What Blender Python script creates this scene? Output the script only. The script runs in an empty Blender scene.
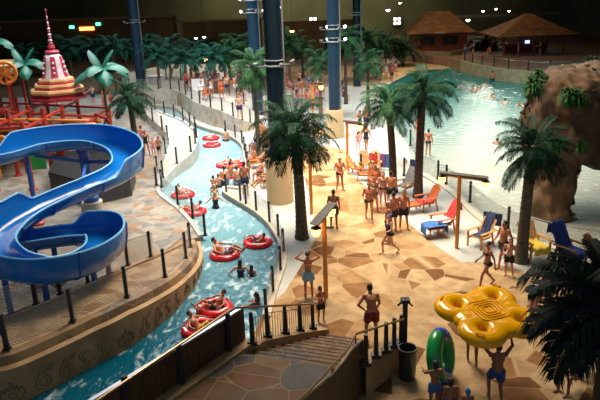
import bpy, bmesh, math, random
from mathutils import Vector, Matrix, noise
random.seed(7)
PI = math.pi
COL = bpy.context.scene.collection
# ------------------------------------------------------------------ camera
F = 646.0; PITCH = math.radians(18.4); ROLL = math.radians(2.1); CH = 10.0
FW = Vector((0, math.cos(PITCH), -math.sin(PITCH)))
_r0 = Vector((1, 0, 0)); _u0 = Vector((0, math.sin(PITCH), math.cos(PITCH)))
RT = math.cos(ROLL)*_r0 - math.sin(ROLL)*_u0
UP = math.cos(ROLL)*_u0 + math.sin(ROLL)*_r0
def G(px, py, z=0.0):
    d = FW + RT*((px-300)/F) + UP*((200-py)/F)
    t = (z-CH)/d.z
    return Vector((d.x*t, d.y*t, z))
def AT(px, py, y):
    d = FW + RT*((px-300)/F) + UP*((200-py)/F)
    t = y/d.y
    return Vector((d.x*t, y, CH+d.z*t))
cam = bpy.data.cameras.new('camera'); camo = bpy.data.objects.new('camera', cam); COL.objects.link(camo)
cam.sensor_width = 36; cam.lens = F*36/600; cam.clip_end = 400
m = Matrix((RT, UP, -FW)).transposed().to_4x4(); m.translation = Vector((0, 0, CH)); camo.matrix_world = m
bpy.context.scene.camera = camo
# ------------------------------------------------------------------ materials
def _nm(name):
    m = bpy.data.materials.new(name); m.use_nodes = True
    nt = m.node_tree; b = nt.nodes['Principled BSDF']
    return m, nt, b
def N(nt, t, **k):
    n = nt.nodes.new(t)
    for a, v in k.items():
        if a in n.inputs.keys() if hasattr(n, 'inputs') else False: n.inputs[a].default_value = v
        else: setattr(n, a, v)
    return n
def ramp(nt, stops, interp='LINEAR'):
    n = nt.nodes.new('ShaderNodeValToRGB'); cr = n.color_ramp; cr.interpolation = interp
    while len(cr.elements) < len(stops): cr.elements.new(0.5)
    for e, (p, c) in zip(cr.elements, stops):
        e.position = p; e.color = (c[0], c[1], c[2], 1)
    return n
def coords(nt, kind='Object', scale=(1, 1, 1)):
    t = nt.nodes.new('ShaderNodeTexCoord'); mp = nt.nodes.new('ShaderNodeMapping')
    mp.inputs['Scale'].default_value = scale
    nt.links.new(t.outputs[kind], mp.inputs['Vector']); return mp.outputs[0]
def mat(name, c, rough=0.6, var=0.15, scale=3.0, metal=0.0, emit=None, es=1.0, spec=0.5, bump=0.0, c2=None, stretch=(1, 1, 1)):
    m, nt, b = _nm(name)
    v = coords(nt, 'Object', stretch)
    n = nt.nodes.new('ShaderNodeTexNoise'); n.inputs['Scale'].default_value = scale; n.inputs['Detail'].default_value = 4
    nt.links.new(v, n.inputs['Vector'])
    if c2 is None: lo = [x*(1-var) for x in c]; hi = [min(1, x*(1+var)) for x in c]
    else: lo, hi = c, c2
    r = ramp(nt, [(0.35, lo), (0.65, hi)])
    nt.links.new(n.outputs['Fac'], r.inputs[0]); nt.links.new(r.outputs[0], b.inputs['Base Color'])
    b.inputs['Roughness'].default_value = rough; b.inputs['Metallic'].default_value = metal
    b.inputs['Specular IOR Level'].default_value = spec
    if emit: b.inputs['Emission Color'].default_value = (*emit, 1); b.inputs['Emission Strength'].default_value = es
    if bump:
        bp = nt.nodes.new('ShaderNodeBump'); bp.inputs['Strength'].default_value = bump
        nt.links.new(n.outputs['Fac'], bp.inputs['Height']); nt.links.new(bp.outputs[0], b.inputs['Normal'])
    return m
def stone(name, cols, grout, scale=0.8, joint=0.03, rough=0.5, stretch=(1, 1, 1), spec=0.4):
    """random polygon flagstones: voronoi cells with joints"""
    m, nt, b = _nm(name); v = coords(nt, 'Object', stretch)
    v1 = nt.nodes.new('ShaderNodeTexVoronoi'); v1.inputs['Scale'].default_value = scale
    v2 = nt.nodes.new('ShaderNodeTexVoronoi'); v2.feature = 'DISTANCE_TO_EDGE'; v2.inputs['Scale'].default_value = scale
    for q in (v1, v2): nt.links.new(v, q.inputs['Vector']); q.inputs['Randomness'].default_value = 1.0
    sp = nt.nodes.new('ShaderNodeSeparateColor'); nt.links.new(v1.outputs['Color'], sp.inputs[0])
    r = ramp(nt, cols, 'CONSTANT'); nt.links.new(sp.outputs[0], r.inputs[0])
    nz = nt.nodes.new('ShaderNodeTexNoise'); nz.inputs['Scale'].default_value = 2.2; nz.inputs['Detail'].default_value = 5
    nt.links.new(v, nz.inputs['Vector'])
    rr = ramp(nt, [(0.3, (0.72, 0.68, 0.62)), (0.7, (1.15, 1.12, 1.08))]); nt.links.new(nz.outputs[0], rr.inputs[0])
    mx = nt.nodes.new('ShaderNodeMix'); mx.data_type = 'RGBA'; mx.blend_type = 'MULTIPLY'; mx.inputs[0].default_value = 1
    nt.links.new(r.outputs[0], mx.inputs[6]); nt.links.new(rr.outputs[0], mx.inputs[7])
    e = ramp(nt, [(0, (0, 0, 0)), (joint, (1, 1, 1))]); nt.links.new(v2.outputs['Distance'], e.inputs[0])
    m2 = nt.nodes.new('ShaderNodeMix'); m2.data_type = 'RGBA'; nt.links.new(e.outputs[0], m2.inputs[0])
    m2.inputs[6].default_value = (*grout, 1); nt.links.new(mx.outputs[2], m2.inputs[7])
    nt.links.new(m2.outputs[2], b.inputs['Base Color']); b.inputs['Roughness'].default_value = rough
    b.inputs['Specular IOR Level'].default_value = spec
    bp = nt.nodes.new('ShaderNodeBump'); bp.inputs['Strength'].default_value = 0.25; bp.inputs['Distance'].default_value = 0.02
    nt.links.new(e.outputs[0], bp.inputs['Height']); nt.links.new(bp.outputs[0], b.inputs['Normal'])
    return m
def net_mat(name, c, cell=0.05, wire=0.16):
    m, nt, b = _nm(name); out = nt.nodes['Material Output']
    uv = nt.nodes.new('ShaderNodeUVMap'); sx = nt.nodes.new('ShaderNodeSeparateXYZ'); nt.links.new(uv.outputs[0], sx.inputs[0])
    def M(op, a, bb=None):
        n = nt.nodes.new('ShaderNodeMath'); n.operation = op
        for i, q in enumerate((a, bb)):
            if q is None: continue
            if isinstance(q, (int, float)): n.inputs[i].default_value = q
            else: nt.links.new(q, n.inputs[i])
        return n.outputs[0]
    s = M('ADD', sx.outputs[0], sx.outputs[1]); d = M('SUBTRACT', sx.outputs[0], sx.outputs[1])
    a1 = M('LESS_THAN', M('FRACT', M('DIVIDE', s, cell)), wire); a2 = M('LESS_THAN', M('FRACT', M('DIVIDE', M('ADD', d, 100.0), cell)), wire)
    al = M('MAXIMUM', a1, a2)
    tr = nt.nodes.new('ShaderNodeBsdfTransparent'); mx = nt.nodes.new('ShaderNodeMixShader')
    nt.links.new(al, mx.inputs[0]); nt.links.new(tr.outputs[0], mx.inputs[1]); nt.links.new(b.outputs[0], mx.inputs[2])
    nt.links.new(mx.outputs[0], out.inputs[0]); b.inputs['Base Color'].default_value = (*c, 1); b.inputs['Roughness'].default_value = 0.5
    b.inputs['Metallic'].default_value = 0.3
    return m
def water_mat(name, deep, shallow, foam, y0, y1, fscale, flo, fhi, opac=0.8, axis=1, bump=0.5, bscale=2.5, stretch=(1, 1, 1)):
    m, nt, b = _nm(name); out = nt.nodes['Material Output']
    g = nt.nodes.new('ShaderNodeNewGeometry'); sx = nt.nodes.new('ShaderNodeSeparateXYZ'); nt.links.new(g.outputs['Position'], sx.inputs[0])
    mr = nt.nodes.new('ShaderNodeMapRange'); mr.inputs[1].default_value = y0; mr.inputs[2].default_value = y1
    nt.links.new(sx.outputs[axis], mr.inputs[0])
    c1 = ramp(nt, [(0, shallow), (1, deep)]); nt.links.new(mr.outputs[0], c1.inputs[0])  # shallow tints the near end, deep the far end; light is included
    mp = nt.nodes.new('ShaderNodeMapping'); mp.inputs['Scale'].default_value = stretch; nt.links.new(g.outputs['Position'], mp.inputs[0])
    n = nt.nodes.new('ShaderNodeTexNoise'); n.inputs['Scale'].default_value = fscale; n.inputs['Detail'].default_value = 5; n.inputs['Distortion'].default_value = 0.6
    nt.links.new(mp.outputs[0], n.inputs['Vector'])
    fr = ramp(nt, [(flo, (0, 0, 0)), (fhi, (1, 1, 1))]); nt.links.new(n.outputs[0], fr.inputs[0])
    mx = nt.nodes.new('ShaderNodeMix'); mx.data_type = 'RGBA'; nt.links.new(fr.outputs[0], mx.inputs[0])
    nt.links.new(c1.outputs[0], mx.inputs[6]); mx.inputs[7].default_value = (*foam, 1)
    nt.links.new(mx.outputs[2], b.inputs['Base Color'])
    b.inputs['Roughness'].default_value = 0.12; b.inputs['IOR'].default_value = 1.33
    n2 = nt.nodes.new('ShaderNodeTexNoise'); n2.inputs['Scale'].default_value = bscale; n2.inputs['Detail'].default_value = 3
    nt.links.new(mp.outputs[0], n2.inputs['Vector'])
    bp = nt.nodes.new('ShaderNodeBump'); bp.inputs['Strength'].default_value = bump; bp.inputs['Distance'].default_value = 0.08
    nt.links.new(n2.outputs[0], bp.inputs['Height']); nt.links.new(bp.outputs[0], b.inputs['Normal'])
    tr = nt.nodes.new('ShaderNodeBsdfTransparent'); tr.inputs[0].default_value = (0.75, 0.93, 0.95, 1)
    ms = nt.nodes.new('ShaderNodeMixShader'); ms.inputs[0].default_value = opac
    nt.links.new(tr.outputs[0], ms.inputs[1]); nt.links.new(b.outputs[0], ms.inputs[2]); nt.links.new(ms.outputs[0], out.inputs[0])
    return m, mr
# ------------------------------------------------------------------ mesh builder
class MB:
    def __init__(s): s.v = []; s.f = []; s.mi = []; s.uv = {}
    def add(s, vs, fs, mi=0):
        o = len(s.v); s.v += [Vector(v) for v in vs]
        for f in fs: s.f.append([i+o for i in f]); s.mi.append(mi)
    def box(s, c, d, rz=0, mi=0, M=None, taper=1.0):
        x, y, z = d[0]/2, d[1]/2, d[2]/2
        vs = [Vector((a*x*(taper if k > 0 else 1), b*y*(taper if k > 0 else 1), k*z)) for k in (-1, 1) for b in (-1, 1) for a in (-1, 1)]
        R = M if M is not None else Matrix.Rotation(rz, 3, 'Z')
        vs = [R @ v + Vector(c) for v in vs]
        s.add(vs, [(0, 2, 3, 1), (4, 5, 7, 6), (0, 1, 5, 4), (2, 6, 7, 3), (0, 4, 6, 2), (1, 3, 7, 5)], mi); return s
    def beam(s, a, b, w, h, mi=0):
        a = Vector(a); b = Vector(b); t = (b-a); L = t.length; t.normalize()
        sd = t.cross(Vector((0, 0, 1)))
        if sd.length < 1e-3: sd = Vector((1, 0, 0))
        sd.normalize(); u = sd.cross(t)
        M = Matrix((t, sd, u)).transposed()
        return s.box((a+b)/2, (L, w, h), M=M, mi=mi)
    def tube(s, pts, r, n=8, mi=0, cap=True, closed=False):
        pts = [Vector(p) for p in pts]; k = len(pts); o = len(s.v)
        rs = r if isinstance(r, (list, tuple)) else [r]*k
        up = Vector((0, 0, 1)); prev = None
        for i, p in enumerate(pts):
            if closed: t = pts[(i+1) % k]-pts[i-1]
            else: t = pts[min(i+1, k-1)]-pts[max(i-1, 0)]
            if t.length < 1e-9: t = Vector((0, 0, 1))
            t.normalize()
            if prev is None:
                a = t.cross(up)
                if a.length < 0.05: a = t.cross(Vector((1, 0, 0)))
            else: a = prev - t*prev.dot(t)
            a.normalize(); prev = a; bb = t.cross(a)
            for j in range(n):
                th = 2*PI*j/n; s.v.append(p+(a*math.cos(th)+bb*math.sin(th))*rs[i])
        for i in range(k if closed else k-1):
            i2 = (i+1) % k
            for j in range(n):
                s.f.append([o+i*n+j, o+i*n+(j+1) % n, o+i2*n+(j+1) % n, o+i2*n+j]); s.mi.append(mi)
        if cap and not closed:
            s.f.append([o+j for j in range(n)][::-1]); s.mi.append(mi)
            s.f.append([o+(k-1)*n+j for j in range(n)]); s.mi.append(mi)
        return s
    def lathe(s, prof, c=(0, 0, 0), n=16, mi=0, M=None):
        o = len(s.v); c = Vector(c)
        for r, z in prof:
            for j in range(n):
                v = Vector((r*math.cos(2*PI*j/n), r*math.sin(2*PI*j/n), z))
                s.v.append((M @ v if M is not None else v)+c)
        for i in range(len(prof)-1):
            for j in range(n):
                s.f.append([o+i*n+j, o+i*n+(j+1) % n, o+(i+1)*n+(j+1) % n, o+(i+1)*n+j]); s.mi.append(mi)
        s.f.append([o+j for j in range(n)][::-1]); s.mi.append(mi)
        s.f.append([o+(len(prof)-1)*n+j for j in range(n)]); s.mi.append(mi)
        return s
    def ball(s, c, r, n=10, mi=0, M=None):
        if isinstance(r, (int, float)): r = (r, r, r)
        o = len(s.v); m_ = max(4, n//2+1); c = Vector(c)
        for i in range(1, m_):
            ph = PI*i/m_
            for j in range(n):
                v = Vector((r[0]*math.sin(ph)*math.cos(2*PI*j/n), r[1]*math.sin(ph)*math.sin(2*PI*j/n), -r[2]*math.cos(ph)))
                s.v.append((M @ v if M is not None else v)+c)
        a = len(s.v); z0 = Vector((0, 0, -r[2])); z1 = Vector((0, 0, r[2]))
        s.v.append((M @ z0 if M is not None else z0)+c); s.v.append((M @ z1 if M is not None else z1)+c)
        for i in range(m_-2):
            for j in range(n):
                s.f.append([o+i*n+j, o+i*n+(j+1) % n, o+(i+1)*n+(j+1) % n, o+(i+1)*n+j]); s.mi.append(mi)
        for j in range(n):
            s.f.append([a, o+(j+1) % n, o+j]); s.mi.append(mi)
            q = o+(m_-2)*n; s.f.append([a+1, q+j, q+(j+1) % n]); s.mi.append(mi)
        return s
    def torus(s, c, R, r, n=28, k=10, M=None, mi=0, sq=1.0):
        o = len(s.v); c = Vector(c)
        for i in range(n):
            a = 2*PI*i/n
            for j in range(k):
                b = 2*PI*j/k; q = R+r*math.cos(b)
                v = Vector((q*math.cos(a), q*math.sin(a), r*sq*math.sin(b)))
                s.v.append((M @ v if M is not None else v)+c)
        for i in range(n):
            for j in range(k):
                s.f.append([o+i*k+j, o+((i+1) % n)*k+j, o+((i+1) % n)*k+(j+1) % k, o+i*k+(j+1) % k])
                s.mi.append(mi(i, j) if callable(mi) else mi)
        return s
    def prism(s, poly, z0, z1, mi=0):
        """poly: list of xy; z0,z1 number or list per vertex"""
        k = len(poly); o = len(s.v)
        A = sum(poly[i][0]*poly[(i+1) % k][1]-poly[(i+1) % k][0]*poly[i][1] for i in range(k))
        if A < 0:
            poly = list(reversed(poly))
            if isinstance(z0, list): z0 = z0[::-1]
            if isinstance(z1, list): z1 = z1[::-1]
        for zz in (z0, z1):
            for i, p in enumerate(poly): s.v.append(Vector((p[0], p[1], zz[i] if isinstance(zz, list) else zz)))
        s.f.append([o+i for i in range(k)][::-1]); s.f.append([o+k+i for i in range(k)]); s.mi += [mi, mi]
        for i in range(k):
            j = (i+1) % k; s.f.append([o+i, o+j, o+k+j, o+k+i]); s.mi.append(mi)
        return s
    def panel(s, a, b, h0, h1=None, mi=0, u0=0.0):
        """vertical sheet between base points a and b, uv in metres"""
        if h1 is None: h1 = h0
        a = Vector(a); b = Vector(b); o = len(s.v); L = (b-a).length
        s.v += [a, b, b+Vector((0, 0, h1)), a+Vector((0, 0, h0))]
        s.uv[len(s.f)] = [(u0, 0), (u0+L, 0), (u0+L, h1), (u0, h0)]
        s.f.append([o, o+1, o+2, o+3]); s.mi.append(mi); return u0+L
    def data(s, name, mats, smooth=True, tri=True, off=None):
        me = bpy.data.meshes.new(name)
        vs = s.v if off is None else [v-off for v in s.v]
        me.from_pydata([tuple(v) for v in vs], [], s.f)
        for q in (mats if isinstance(mats, (list, tuple)) else [mats]): me.materials.append(q)
        for p, q in zip(me.polygons, s.mi): p.material_index = q; p.use_smooth = smooth
        if s.uv:
            ul = me.uv_layers.new(name='UVMap')
            for fi, uvs in s.uv.items():
                for li, q in zip(me.polygons[fi].loop_indices, uvs): ul.data[li].uv = q
        me.validate(); me.update()
        if smooth:
            try: me.set_sharp_from_angle(angle=math.radians(40))
            except Exception: pass
        return me
    def build(s, name, mats, parent=None, smooth=True, world=False, origin=None):
        off = None
        if world and parent is not None: off = Vector(parent.location)
        if parent is None:
            if origin is None:
                xs = [v.x for v in s.v]; ys = [v.y for v in s.v]; zs = [v.z for v in s.v]
                origin = Vector(((min(xs)+max(xs))/2, (min(ys)+max(ys))/2, min(zs)))
            off = Vector(origin)
        o = bpy.data.objects.new(name, s.data(name, mats, smooth, off=off)); COL.objects.link(o)
        if parent is None: o.location = off
        else: o.parent = parent
        return o
def tag(o, label=None, cat=None, group=None, kind=None):
    if label: o['label'] = label
    if cat: o['category'] = cat
    if group: o['group'] = group
    if kind: o['kind'] = kind
    return o
def thing(name, label, cat, loc=(0, 0, 0), rz=0, group=None):
    o = bpy.data.objects.new(name, None); COL.objects.link(o); o.empty_display_size = 0.2
    o.location = loc; o.rotation_euler = (0, 0, rz); return tag(o, label, cat, group)
def link(name, me, parent=None, loc=(0, 0, 0), rot=(0, 0, 0), sc=1.0, mats=None):
    o = bpy.data.objects.new(name, me); COL.objects.link(o); o.location = loc; o.rotation_euler = rot
    o.scale = (sc, sc, sc) if isinstance(sc, (int, float)) else sc
    if parent: o.parent = parent
    if mats:
        for i, q in mats.items():
            o.material_slots[i].link = 'OBJECT'; o.material_slots[i].material = q
    return o
def copy_tree(o, parent=None, **k):
    c = o.copy(); COL.objects.link(c)
    if parent: c.parent = parent
    for a, v in k.items(): setattr(c, a, v)
    for ch in list(o.children): copy_tree(ch, c)
    return c
def remesh(mb, name, voxel, mats, smooth=6, off=None):
    me = mb.data(name+'_raw', mats, off=off); o = bpy.data.objects.new('tmp', me); COL.objects.link(o)
    rm = o.modifiers.new('r', 'REMESH'); rm.mode = 'VOXEL'; rm.voxel_size = voxel; rm.use_smooth_shade = True
    if smooth:
        sm = o.modifiers.new('s', 'SMOOTH'); sm.iterations = smooth; sm.factor = 0.5
    dg = bpy.context.evaluated_depsgraph_get(); ev = o.evaluated_get(dg)
    out = bpy.data.meshes.new_from_object(ev); out.name = name
    out.materials.clear()
    for q in (mats if isinstance(mats, (list, tuple)) else [mats]): out.materials.append(q)
    bpy.data.objects.remove(o); bpy.data.meshes.remove(me)
    for p in out.polygons: p.use_smooth = True; p.material_index = 0
    return out
def crom(pts, n=8, closed=False):
    pts = [Vector(p) for p in pts]; out = []; k = len(pts)
    rng = range(k) if closed else range(k-1)
    for i in rng:
        if closed: p0, p1, p2, p3 = pts[i-1], pts[i], pts[(i+1) % k], pts[(i+2) % k]
        else: p0, p1, p2, p3 = pts[max(i-1, 0)], pts[i], pts[i+1], pts[min(i+2, k-1)]
        for j in range(n):
            t = j/n
            out.append(0.5*((2*p1)+(p2-p0)*t+(2*p0-5*p1+4*p2-p3)*t*t+(3*p1-p0-3*p2+p3)*t**3))
    if not closed: out.append(pts[-1])
    return out
# ------------------------------------------------------------------ palette
K = {}
K['black'] = mat('black_post_paint', (0.012, 0.012, 0.016), 0.45, 0.2)
K['net'] = net_mat('wire_netting', (0.42, 0.40, 0.35), 0.10, 0.22)
K['net_dark'] = net_mat('dark_netting', (0.06, 0.06, 0.06), 0.08, 0.18)
K['concrete'] = mat('pale_concrete', (0.38, 0.38, 0.35), 0.55, 0.10, 1.2, c2=(0.46, 0.45, 0.42))
K['kerb'] = mat('cream_kerb', (0.50, 0.44, 0.35), 0.6, 0.12, 2.0)
K['tanwall'] = mat('tan_render', (0.36, 0.22, 0.105), 0.7, 0.18, 1.5, bump=0.1)
K['capstone'] = stone('capstone', [(0, (0.22, 0.13, 0.07)), (0.35, (0.30, 0.19, 0.10)), (0.7, (0.16, 0.11, 0.07))], (0.25, 0.18, 0.11), 1.1, 0.04)
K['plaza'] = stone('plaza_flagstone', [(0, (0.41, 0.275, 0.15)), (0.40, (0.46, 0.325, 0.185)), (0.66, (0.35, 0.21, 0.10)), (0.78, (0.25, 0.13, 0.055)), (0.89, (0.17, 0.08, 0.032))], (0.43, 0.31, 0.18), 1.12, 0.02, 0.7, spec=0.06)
K['deck'] = stone('splash_deck_stone', [(0, (0.30, 0.27, 0.23)), (0.35, (0.24, 0.22, 0.20)), (0.6, (0.18, 0.175, 0.17)), (0.8, (0.27, 0.17, 0.10))], (0.30, 0.28, 0.25), 1.7, 0.03, 0.45, spec=0.25)
K['strip'] = stone('walkway_stone', [(0, (0.46, 0.33, 0.21)), (0.4, (0.36, 0.23, 0.13)), (0.75, (0.28, 0.14, 0.065))], (0.46, 0.37, 0.27), 1.7, 0.04, 0.5)
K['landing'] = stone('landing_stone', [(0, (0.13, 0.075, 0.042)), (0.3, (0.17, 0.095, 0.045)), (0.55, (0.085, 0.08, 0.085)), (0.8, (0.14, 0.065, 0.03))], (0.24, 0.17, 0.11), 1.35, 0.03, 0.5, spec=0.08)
K['rockwall'] = stone('terrace_wall_stone', [(0, (0.50, 0.46, 0.40)), (0.5, (0.44, 0.38, 0.31)), (0.85, (0.40, 0.30, 0.20))], (0.46, 0.42, 0.36), 0.5, 0.02, 0.8)
K['sand'] = mat('sand', (0.42, 0.30, 0.16), 0.9, 0.12, 1.0)
K['darkwall'] = mat('dark_hall_wall', (0.07, 0.09, 0.085), 0.8, 0.25, 0.3)
K['backwall'] = mat('olive_hall_wall', (0.17, 0.17, 0.09), 0.8, 0.25, 0.15)
K['ceil'] = mat('ceiling_paint', (0.06, 0.07, 0.07), 0.8, 0.1, 0.2)
K['wave'] = mat('carved_line', (0.14, 0.10, 0.06), 0.8, 0.1)
K['steel'] = mat('steel', (0.45, 0.46, 0.48), 0.3, 0.1, 5, metal=0.9)
K['wood'] = mat('dark_planks', (0.045, 0.022, 0.013), 0.45, 0.3, 3, stretch=(6, 6, 0.6), c2=(0.10, 0.045, 0.022))
K['wood2'] = mat('brown_planks', (0.10, 0.055, 0.03), 0.5, 0.3, 3, stretch=(6, 6, 0.6))  # plain brown planks of the stair screen
K['blue'] = mat('slide_gelcoat', (0.005, 0.14, 0.50), 0.16, 0.05, 0.5)
K['rim'] = mat('slide_rim', (0.18, 0.50, 0.80), 0.25, 0.05, 0.5)
K['bluepost'] = mat('blue_steel', (0.02, 0.10, 0.42), 0.35, 0.1)
K['red'] = mat('red_steel', (0.42, 0.035, 0.02), 0.4, 0.15)
K['redrubber'] = mat('red_vinyl', (0.55, 0.012, 0.02), 0.22, 0.06, 1)
K['white'] = mat('white_vinyl', (0.8, 0.78, 0.76), 0.4, 0.04)
K['orange'] = mat('orange_pipe', (0.75, 0.22, 0.03), 0.35, 0.1)
K['yellow'] = mat('yellow_vinyl', (0.92, 0.42, 0.0), 0.16, 0.05, 1)
K['green'] = mat('green_vinyl', (0.01, 0.30, 0.07), 0.22, 0.08, 1)
K['bluev'] = mat('blue_vinyl', (0.03, 0.07, 0.45), 0.22, 0.08, 1)
# ------------------------------------------------------------------ water
WZ = -0.2
w_river, _ = water_mat('river_water', (0.32, 0.54, 0.60), (0.002, 0.095, 0.16), (0.54, 0.68, 0.71), 17.0, 38, 2.0, 0.54, 0.70, 0.88, bump=0.9, bscale=3.5, stretch=(1.4, .7, 1))  # dark near, pale far: weaker foreground light painted in along with depth
w_lag, _ = water_mat('lagoon_water', (0.0, 0.20, 0.19), (0.44, 0.46, 0.40), (0.70, 0.72, 0.62), 33, 64, 1.2, 0.62, 0.72, 0.85, bump=1.0, bscale=3.2)  # pale near colour paints in sheen besides shallowness; pale flecks stand for sparkle
def ground(px, z=0.0): return [G(x, y, z) for x, y in px]
def P2(pts): return [(p.x, p.y) for p in pts]
# river surface and bed
riv = [(-40, 8), (-40, 12), (-20, 15), (-9.4, 14), (-7, 24), (-9, 40), (-16, 52), (-26, 62), (-26, 66), (-10, 66), (0, 44), (3, 24), (3, 8)]
tag(MB().prism(riv, -1.25, -1.15).build('floor_river_bed', mat('pool_plaster', (0.30, 0.52, 0.55), 0.6)), kind='structure')
MBw = MB(); k = len(riv); MBw.v = [Vector((x, y, WZ)) for x, y in riv]; MBw.f = [list(range(k))[::-1]]; MBw.mi = [0]
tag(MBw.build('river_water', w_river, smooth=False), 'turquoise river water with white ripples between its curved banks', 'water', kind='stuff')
# ------------------------------------------------------------------ right plaza slab
bank = [(262, 318), (267, 300), (272, 285), (279, 265), (280, 252), (275, 237), (265, 222), (250, 210), (235, 201), (222, 192), (227, 187), (243, 188), (247, 182), (245, 165), (243, 155), (241, 146), (235, 140), (224, 134), (210, 130), (196, 125), (185, 117), (178, 110), (168, 107), (152, 106), (130, 104)]
bankw = [v for v in crom(ground(bank), 4)]
shore = [(680, 268), (600, 256), (570, 251), (530, 241), (500, 229), (480, 216), (455, 193), (430, 177), (415, 168), (411, 155), (405, 142), (393, 127), (381, 112), (380, 95), (390, 84), (420, 71), (450, 69)]
shorew = crom(ground(shore), 4)
slab = P2(bankw) + [(-30, 62), (-60, 66), (-60, 118), (45, 118), (45, 76)] + P2(reversed(shorew)) + [(45, 18), (45, 4), (3, 4), (-8, 4), (-8.3, 8.0), (-2.4, 14.6)]
tag(MB().prism(slab, -1.2, 0.0).build('floor', K['concrete'], smooth=False), kind='structure')
def inlay(name, pts, m, z=0.0, t=0.012):
    tag(MB().prism(P2(pts), z-0.05, z+t).build(name, m, smooth=False), kind='structure')
pz = [(256, 330), (262, 312), (285, 292), (302, 265), (315, 240), (314, 212), (308, 192), (303, 170), (300, 148), (318, 145), (345, 150), (349, 172), (395, 212), (436, 246), (460, 262), (490, 263), (520, 270), (560, 285), (610, 300), (680, 315)]
inlay('floor_plaza', ground(pz) + [Vector((16, 5, 0)), Vector((-1, 5, 0)), Vector((-3, 12, 0))], K['plaza'])
pb = [(284, 96), (330, 97), (326, 108), (296, 112)]
inlay('floor_cafe', ground([(270, 118), (262, 92), (335, 86), (385, 84), (392, 66), (240, 66), (150, 72), (150, 95), (190, 92), (230, 104)]), mat('cafe_floor', (0.24, 0.16, 0.10), 0.7, 0.2, 1.0))
inlay('floor_rear_grove', [Vector(q) for q in ((-59, 67, 0), (8, 67, 0), (8, 117, 0), (-59, 117, 0))], mat('grove_floor', (0.13, 0.095, 0.065), 0.85, 0.25, 0.5), t=0.006)
inlay('floor_sand_beach', [G(381, 84), G(400, 78), G(420, 70.5), G(450, 68.5), G(480, 62), G(400, 62), G(384, 66)], K['sand'], t=0.02)
# kerb along the river bank and the lagoon
def ribbon(pts, w, z0, z1, side=1):
    L = []; R = []
    for i, p in enumerate(pts):
        t = (pts[min(i+1, len(pts)-1)]-pts[max(i-1, 0)]); t.z = 0; t.normalize(); n = Vector((t.y, -t.x, 0))*side
        L.append(p); R.append(p+n*w)
    mb = MB()
    for i in range(len(pts)-1):
        a, b, c, d = L[i], L[i+1], R[i+1], R[i]
        vs = [(q.x, q.y, q.z+zz) for zz in (z0, z1) for q in (a, b, c, d)]
        mb.add(vs, [(0, 1, 2, 3), (4, 7, 6, 5), (0, 4, 5, 1), (2, 6, 7, 3)] + ([(0, 3, 7, 4)] if i == 0 else []) + ([(1, 5, 6, 2)] if i == len(pts)-2 else []))
    bm = bmesh.new(); me = mb.data('t', K['kerb']); bm.from_mesh(me); bmesh.ops.remove_doubles(bm, verts=bm.verts, dist=1e-4); bmesh.ops.recalc_face_normals(bm, faces=bm.faces)
    mb2 = MB(); mb2.v = [v.co.copy() for v in bm.verts]; bm.verts.index_update(); mb2.f = [[v.index for v in f.verts] for f in bm.faces]; mb2.mi = [0]*len(mb2.f); bm.free(); bpy.data.meshes.remove(me)
    return mb2
tag(ribbon(bankw, 0.28, -0.5, 0.09, 1).build('trim_1', K['kerb'], smooth=False), kind='structure')
tag(ribbon(shorew, 0.3, -0.5, 0.08, -1).build('trim_2', K['kerb'], smooth=False), kind='structure')
# lagoon
lag = P2(shorew) + [(19.0, 75), (19.62, 71.3), (21.04, 67), (22.6, 64.9), (26, 63), (45, 62), (45, 20)]
tag(MB().prism(lag, -1.15, -1.0).build('floor_lagoon_bed', mat('lagoon_plaster', (0.45, 0.55, 0.48), 0.6)), kind='structure')
MBw = MB(); MBw.v = [Vector((x, y, -0.12)) for x, y in lag]; MBw.f = [list(range(len(lag)))]; MBw.mi = [0]
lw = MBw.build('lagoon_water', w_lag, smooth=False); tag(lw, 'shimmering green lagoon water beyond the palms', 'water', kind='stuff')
me = lw.data
if me.polygons[0].normal.z < 0: me.flip_normals()
for o in (bpy.data.objects['river_water'],):
    if o.data.polygons[0].normal.z < 0: o.data.flip_normals()
# ------------------------------------------------------------------ left splash deck and its two walkways
# front walkway: one plan curve for the wall foot
foot = [(-70, 425), (0, 408), (30, 399), (80, 374), (100, 363), (120, 353), (141, 340), (166, 320), (184, 302), (198, 282), (203, 266), (203, 254), (200, 243)]
footw = crom(ground(foot, WZ), 6)
nf = len(footw)
def hz(i):
    s = i/(nf-1)          # 0 front-left, 1 at the low end
    return 1.15*min(1.0, (1-s)/0.52)**0.9
def offs(pts, d):
    out = []
    for i, p in enumerate(pts):
        t = (pts[min(i+1, len(pts)-1)]-pts[max(i-1, 0)]); t.z = 0; t.normalize(); out.append(p+Vector((-t.y, t.x, 0))*d)
    return out
def strip_mesh(rows, m, name, closed=False):
    mb = MB(); n = len(rows[0]); k = len(rows)
    for r in rows: mb.v += [Vector(p) for p in r]
    for a in range(k-1 if not closed else k):
        b = (a+1) % k
        for i in range(n-1): mb.f.append([a*n+i, a*n+i+1, b*n+i+1, b*n+i]); mb.mi.append(0)
    if closed:
        mb.f.append([a*n for a in range(k)]); mb.f.append([a*n+n-1 for a in range(k)][::-1]); mb.mi += [0, 0]
    return mb
def setz(pts, f): return [Vector((p.x, p.y, f(i))) for i, p in enumerate(pts)]
r0 = setz(footw, lambda i: -1.1)
r1 = setz(footw, lambda i: max(-0.12, hz(i)-0.30))
r2 = setz(offs(footw, 0.14), lambda i: max(-0.10, hz(i)-0.24))
r3 = setz(offs(footw, 0.22), lambda i: max(0.0, hz(i)-0.02))
def wid(i):
    s = i/(nf-1); return 0.35+1.75*min(1, (1-s)/0.30)
inn = [p+Vector((0, 0, 0)) for p in [offs(footw, wid(i))[i] for i in range(nf)]]
r4 = setz(offs(footw, 0.45), lambda i: hz(i)+0.02)
r5 = setz(inn, lambda i: hz(i)+0.02)
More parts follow.
